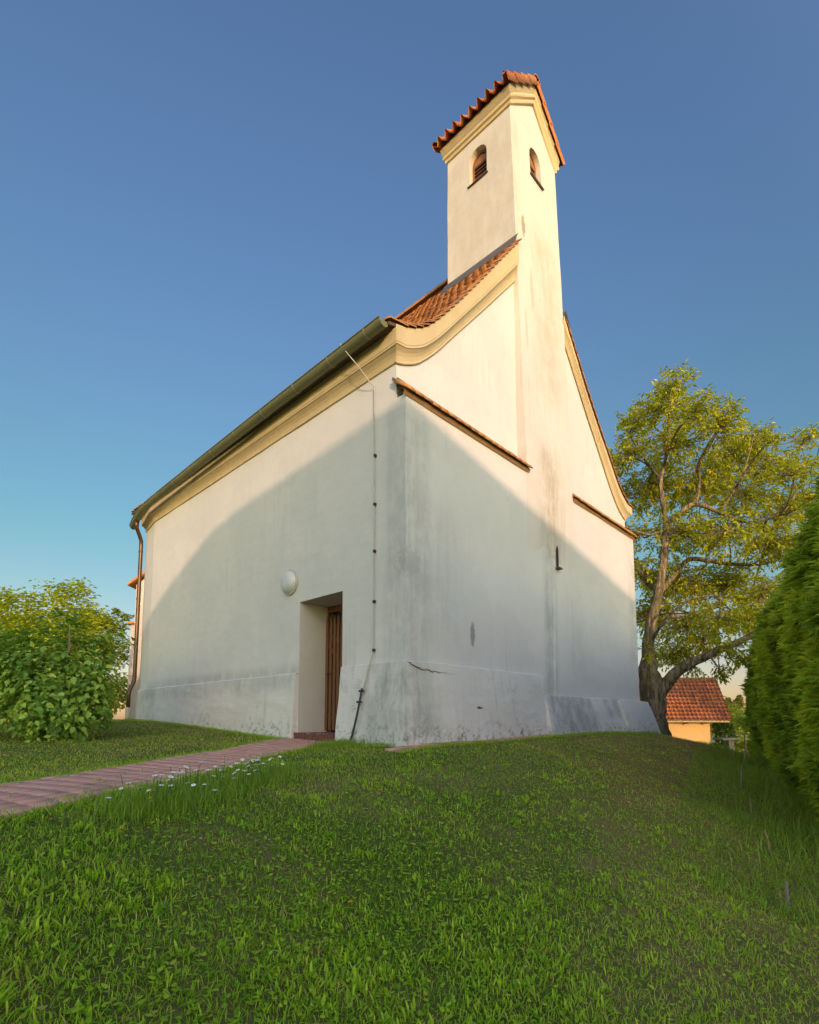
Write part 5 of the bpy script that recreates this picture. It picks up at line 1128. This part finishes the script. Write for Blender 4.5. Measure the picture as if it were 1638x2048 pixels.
# ------------------------------------------------------------------ flowers
m_petal = simple('daisy_petal', (.78, .78, .74), .6, .05, 4); m_yel = simple('flower_yellow', (.75, .45, .02), .6, .1, 4); m_fst = simple('flower_stem', (.06, .12, .03), .6, .1, 4)
def flower(h, r, npet, petal, centre, tilt):
    mb = MB(); top = Vector((math.sin(tilt) * .02, 0, h)); mb.tube([(0, 0, 0), (.01, 0, h * .5), top], .0018, 4, mi=0)
    ax = Vector((math.sin(tilt), 0, math.cos(tilt))); u = ax.cross(Vector((0, 1, 0))).normalized(); w_ = ax.cross(u)
    for k in range(npet):
        a_ = 2 * math.pi * k / npet; d = u * math.cos(a_) + w_ * math.sin(a_); s_ = u * -math.sin(a_) + w_ * math.cos(a_)
        mb.add([top + d * r * .2, top + d * r * .65 + s_ * r * .2 + ax * .001, top + d * r - ax * r * .12, top + d * r * .65 - s_ * r * .2 + ax * .001], [(0, 1, 2, 3)], 1)
    P_ = [[top + (u * math.cos(a_) + w_ * math.sin(a_)) * r * rr + ax * hh for a_ in [math.pi * 2 * k / 8 for k in range(9)]] for rr, hh in ((.3, .0), (.24, r * .12), (.02, r * .17))]
    mb.grid(P_, 2); return mb.mesh('flower', [m_fst, petal, centre])
DM = [flower(.2, .017, 14, m_petal, m_yel, t_) for t_ in (.1, .5, -.4)]; BM = [flower(.06, .013, 5, m_yel, m_yel, t_) for t_ in (.1, .4)]
HM = [flower(.1, .014, 9, simple('hawkweed', (.8, .3, .01), .6, .1, 4), m_yel, t_) for t_ in (.2, .5)]
for i in range(95):
    t = RG.beta(1.6, 1.6); x = -1.6 + .42 * t + RG.normal(0, .1); y = 3.0 + 1.9 * t + RG.normal(0, .15)
    o = add_obj('oxeye_daisy', DM[i % 3], None, label='white daisy on a thin stem in the patch beside the brick path', cat='flower', group='white daisies beside the brick path'); s_ = RG.uniform(.6, 1.15)
    o.location = (x, y, tz(x, y) - .02); o.scale = (1, 1, s_); o.rotation_euler = (RG.normal(0, .12), RG.normal(0, .12), RG.random() * 6.28)
for x, y in [(-1.5, 8.0), (-1.42, 7.92), (-1.38, 7.98), (-1.3, 7.85), (-1.46, 7.8)]:
    o = add_obj('oxeye_daisy', DM[0], None, label='white daisy growing by the brick doorstep', cat='flower', group='white daisies at the doorstep'); o.location = (x, y, tz(x, y)); o.rotation_euler = (RG.normal(0, .15), RG.normal(0, .15), RG.random() * 6)
for i in range(95):
    if i < 60: x, y = -3.6 + RG.normal(0, .5), 6.7 + RG.normal(0, .55)
    else: x, y = -3.9 + RG.normal(0, .45), 4.9 + RG.normal(0, .4)
    if excl(np.array([x]), np.array([y]))[0] or x > -2.9: continue
    o = add_obj('buttercup', BM[i % 2], None, label='tiny yellow buttercup in the mown lawn left of the brick path', cat='flower', group='yellow buttercups left of the path'); o.location = (x, y, tz(x, y)); o.rotation_euler = (RG.normal(0, .2), RG.normal(0, .2), RG.random() * 6)
for x, y in [(-1.05, 3.9), (-1.15, 4.6), (-.75, 2.72), (-.82, 2.3), (-.32, 2.4), (-1.35, 2.5), (-.25, 4.2), (.02, 4.0), (-1.5, 3.1), (-.05, 3.2), (-1.45, 4.1), (-.9, 5.2), (.6, 5.4), (-1.3, 5.0)]:
    x += RG.normal(0, .03); g = tz(x, y); o = add_obj('hawkweed_flower', HM[0], None, label='small orange yellow flower on the grassy bank right of the brick path', cat='flower', group='orange flowers on the bank'); o.location = (x, y, g); o.rotation_euler = (RG.normal(0, .2), RG.normal(0, .2), RG.random() * 6)

# ------------------------------------------------------------------ neighbouring house behind the viewpoint (casts the big shadow)
perp = np.array([.962, .273]); aw = np.array([-.273, .962])
def H(w, d, z): q_ = perp * w + aw * d; return (q_[0], q_[1], z)
TE = math.tan(R_(8.6))
sil = [(-.6, 10.72), (-1.06, 10.7), (-1.42, 10.56), (-1.96, 10.3), (-2.56, 9.95), (-3.13, 9.52), (-3.9, 8.7), (-4.6, 7.7), (-5.3, 6.4), (-5.8, 5.2)]
ridge = [(-.6, -20, 10.72)] + [(w, -20 - .87 * (w + .6) * .98, 10.72) for w in (4, 10, 17.5)]
nh = empty('neighbour_house', H(6, -28, -.3), label='large plastered neighbouring house behind the viewpoint', cat='house')
rd = np.array([.755, -.656]); rn = np.array([.656, .755])       # along / across the ridge in (w,d)
hm = MB(); wm = MB()
for sg in (1, -1):
    rowt = [H(w, d, z) for w, d, z in ridge]; rowe = [H(w + rn[0] * 5.5 * sg, d + rn[1] * 5.5 * sg, 5.4) for w, d, z in ridge]
    if sg > 0: rowe = [H(w + rn[0] * 1.8, d + rn[1] * 1.8, 8.0) for w, d, z in ridge]
    hm.grid([rowt, rowe])
    wm.grid([rowe, [(p_[0], p_[1], -1) for p_ in rowe]])
rs_ = [H(w, -20, z) for w, z in sil]; back_ = [H(w - .0 + .66 * 1.5, -20 - 3, z - .2) for w, z in sil]
hm.grid([rs_, back_]); wm.grid([rs_, [(p_[0], p_[1], -1) for p_ in rs_]])
hm.build('roof', m_tile_s, nh, off=nh.location); wm.build('wall', m_wall, nh, off=nh.location)
# garden tree to the right, outside the frame, shading the shed roof
tree((23.5, 13.2, -.4), [[(23.5, 13.2, -.6, .3), (23.5, 13.2, 3, .25), (23.3, 13.3, 6, .15), (23.5, 13.5, 9, .06)]], [(20.8, 13.2, 6.85, 1.1), (21.9, 13.2, 6.05, 1.2), (22.9, 13.2, 5.25, 1.3), (23.7, 13.2, 4.7, 1.4), (22.2, 13.3, 7.4, 1.5), (23.6, 13.2, 6.5, 1.6), (24.8, 13.2, 5.6, 1.5), (21.2, 13.5, 8.1, 1.1), (23.2, 13.5, 8.3, 1.4)], 170, 'leafy garden tree standing right of the hedge', 'tree', m_decid, m_bark, .2, name='garden_tree', wid=.6)

# ------------------------------------------------------------------ light
w = bpy.data.worlds.new('World'); SC.world = w; w.use_nodes = True; nt = w.node_tree; nt.nodes.clear()
sky = nt.nodes.new('ShaderNodeTexSky'); sky.sky_type = 'NISHITA'; sky.sun_disc = False
sun_dir = np.array([.273, -.962, TE]); EL = math.atan(TE); AZ = math.atan2(sun_dir[0], sun_dir[1])
sky.sun_elevation = EL; sky.sun_rotation = AZ; sky.altitude = 450; sky.air_density = 1.0; sky.dust_density = 1.2; sky.ozone_density = 1.6
bg = nt.nodes.new('ShaderNodeBackground'); bg.inputs[1].default_value = .15; out = nt.nodes.new('ShaderNodeOutputWorld')
# hand-set gain: sunward half of the sky boosted as added fill, opposite half tinted
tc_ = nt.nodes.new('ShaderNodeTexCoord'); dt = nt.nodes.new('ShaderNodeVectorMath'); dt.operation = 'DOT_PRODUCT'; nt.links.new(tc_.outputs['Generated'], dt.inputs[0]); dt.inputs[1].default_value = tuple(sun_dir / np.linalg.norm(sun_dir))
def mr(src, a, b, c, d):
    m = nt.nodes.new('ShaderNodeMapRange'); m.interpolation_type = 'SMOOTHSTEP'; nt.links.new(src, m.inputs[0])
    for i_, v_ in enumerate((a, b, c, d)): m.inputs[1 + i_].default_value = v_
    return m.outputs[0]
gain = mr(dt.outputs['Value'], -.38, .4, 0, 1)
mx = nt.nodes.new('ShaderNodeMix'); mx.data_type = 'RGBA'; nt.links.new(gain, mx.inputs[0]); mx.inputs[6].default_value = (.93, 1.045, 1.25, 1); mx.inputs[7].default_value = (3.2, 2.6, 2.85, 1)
sp = nt.nodes.new('ShaderNodeSeparateXYZ'); nt.links.new(tc_.outputs['Generated'], sp.inputs[0])
low = mr(sp.outputs[2], .02, .85, 1, 0); hz = nt.nodes.new('ShaderNodeMix'); hz.data_type = 'RGBA'; nt.links.new(low, hz.inputs[0]); hz.inputs[6].default_value = (1, 1, 1, 1); hz.inputs[7].default_value = (.60, .775, .485, 1)
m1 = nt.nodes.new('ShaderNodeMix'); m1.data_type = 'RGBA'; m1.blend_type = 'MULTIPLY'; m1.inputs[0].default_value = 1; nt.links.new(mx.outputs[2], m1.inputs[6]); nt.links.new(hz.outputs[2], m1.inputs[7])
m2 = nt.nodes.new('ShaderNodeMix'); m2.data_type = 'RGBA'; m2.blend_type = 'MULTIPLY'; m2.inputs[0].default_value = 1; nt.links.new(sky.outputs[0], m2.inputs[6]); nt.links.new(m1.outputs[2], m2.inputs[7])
inv = nt.nodes.new('ShaderNodeMath'); inv.operation = 'SUBTRACT'; inv.inputs[0].default_value = 1; nt.links.new(gain, inv.inputs[1])
bm_ = nt.nodes.new('ShaderNodeMath'); bm_.operation = 'MULTIPLY'; nt.links.new(mr(sp.outputs[2], .0, .34, 1, 0), bm_.inputs[0]); nt.links.new(inv.outputs[0], bm_.inputs[1]); belt = bm_.outputs[0]; hb = nt.nodes.new('ShaderNodeMix'); hb.data_type = 'RGBA'; nt.links.new(belt, hb.inputs[0]); hb.inputs[6].default_value = (1, 1, 1, 1); hb.inputs[7].default_value = (1.75, .84, 1.06, 1)
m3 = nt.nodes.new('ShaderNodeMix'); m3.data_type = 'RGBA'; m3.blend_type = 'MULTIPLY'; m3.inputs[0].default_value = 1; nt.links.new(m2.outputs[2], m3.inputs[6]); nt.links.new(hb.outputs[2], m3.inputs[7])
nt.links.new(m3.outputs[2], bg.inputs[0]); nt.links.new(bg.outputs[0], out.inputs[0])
sl = bpy.data.lights.new('sun', 'SUN'); sl.energy = 2.0; sl.angle = R_(.42); sl.color = (1.0, .64, .44)
so = bpy.data.objects.new('sun', sl); link(so); so.rotation_euler = Vector(sun_dir).to_track_quat('Z', 'Y').to_euler(); so.location = (10, -30, 20)
vs_ = SC.view_settings; vs_.view_transform = 'Standard'; vs_.look = 'None'; vs_.gamma = 1; vs_.exposure = .5
SC.cycles.max_bounces = 6; SC.cycles.transparent_max_bounces = 4; SC.cycles.use_denoising = True
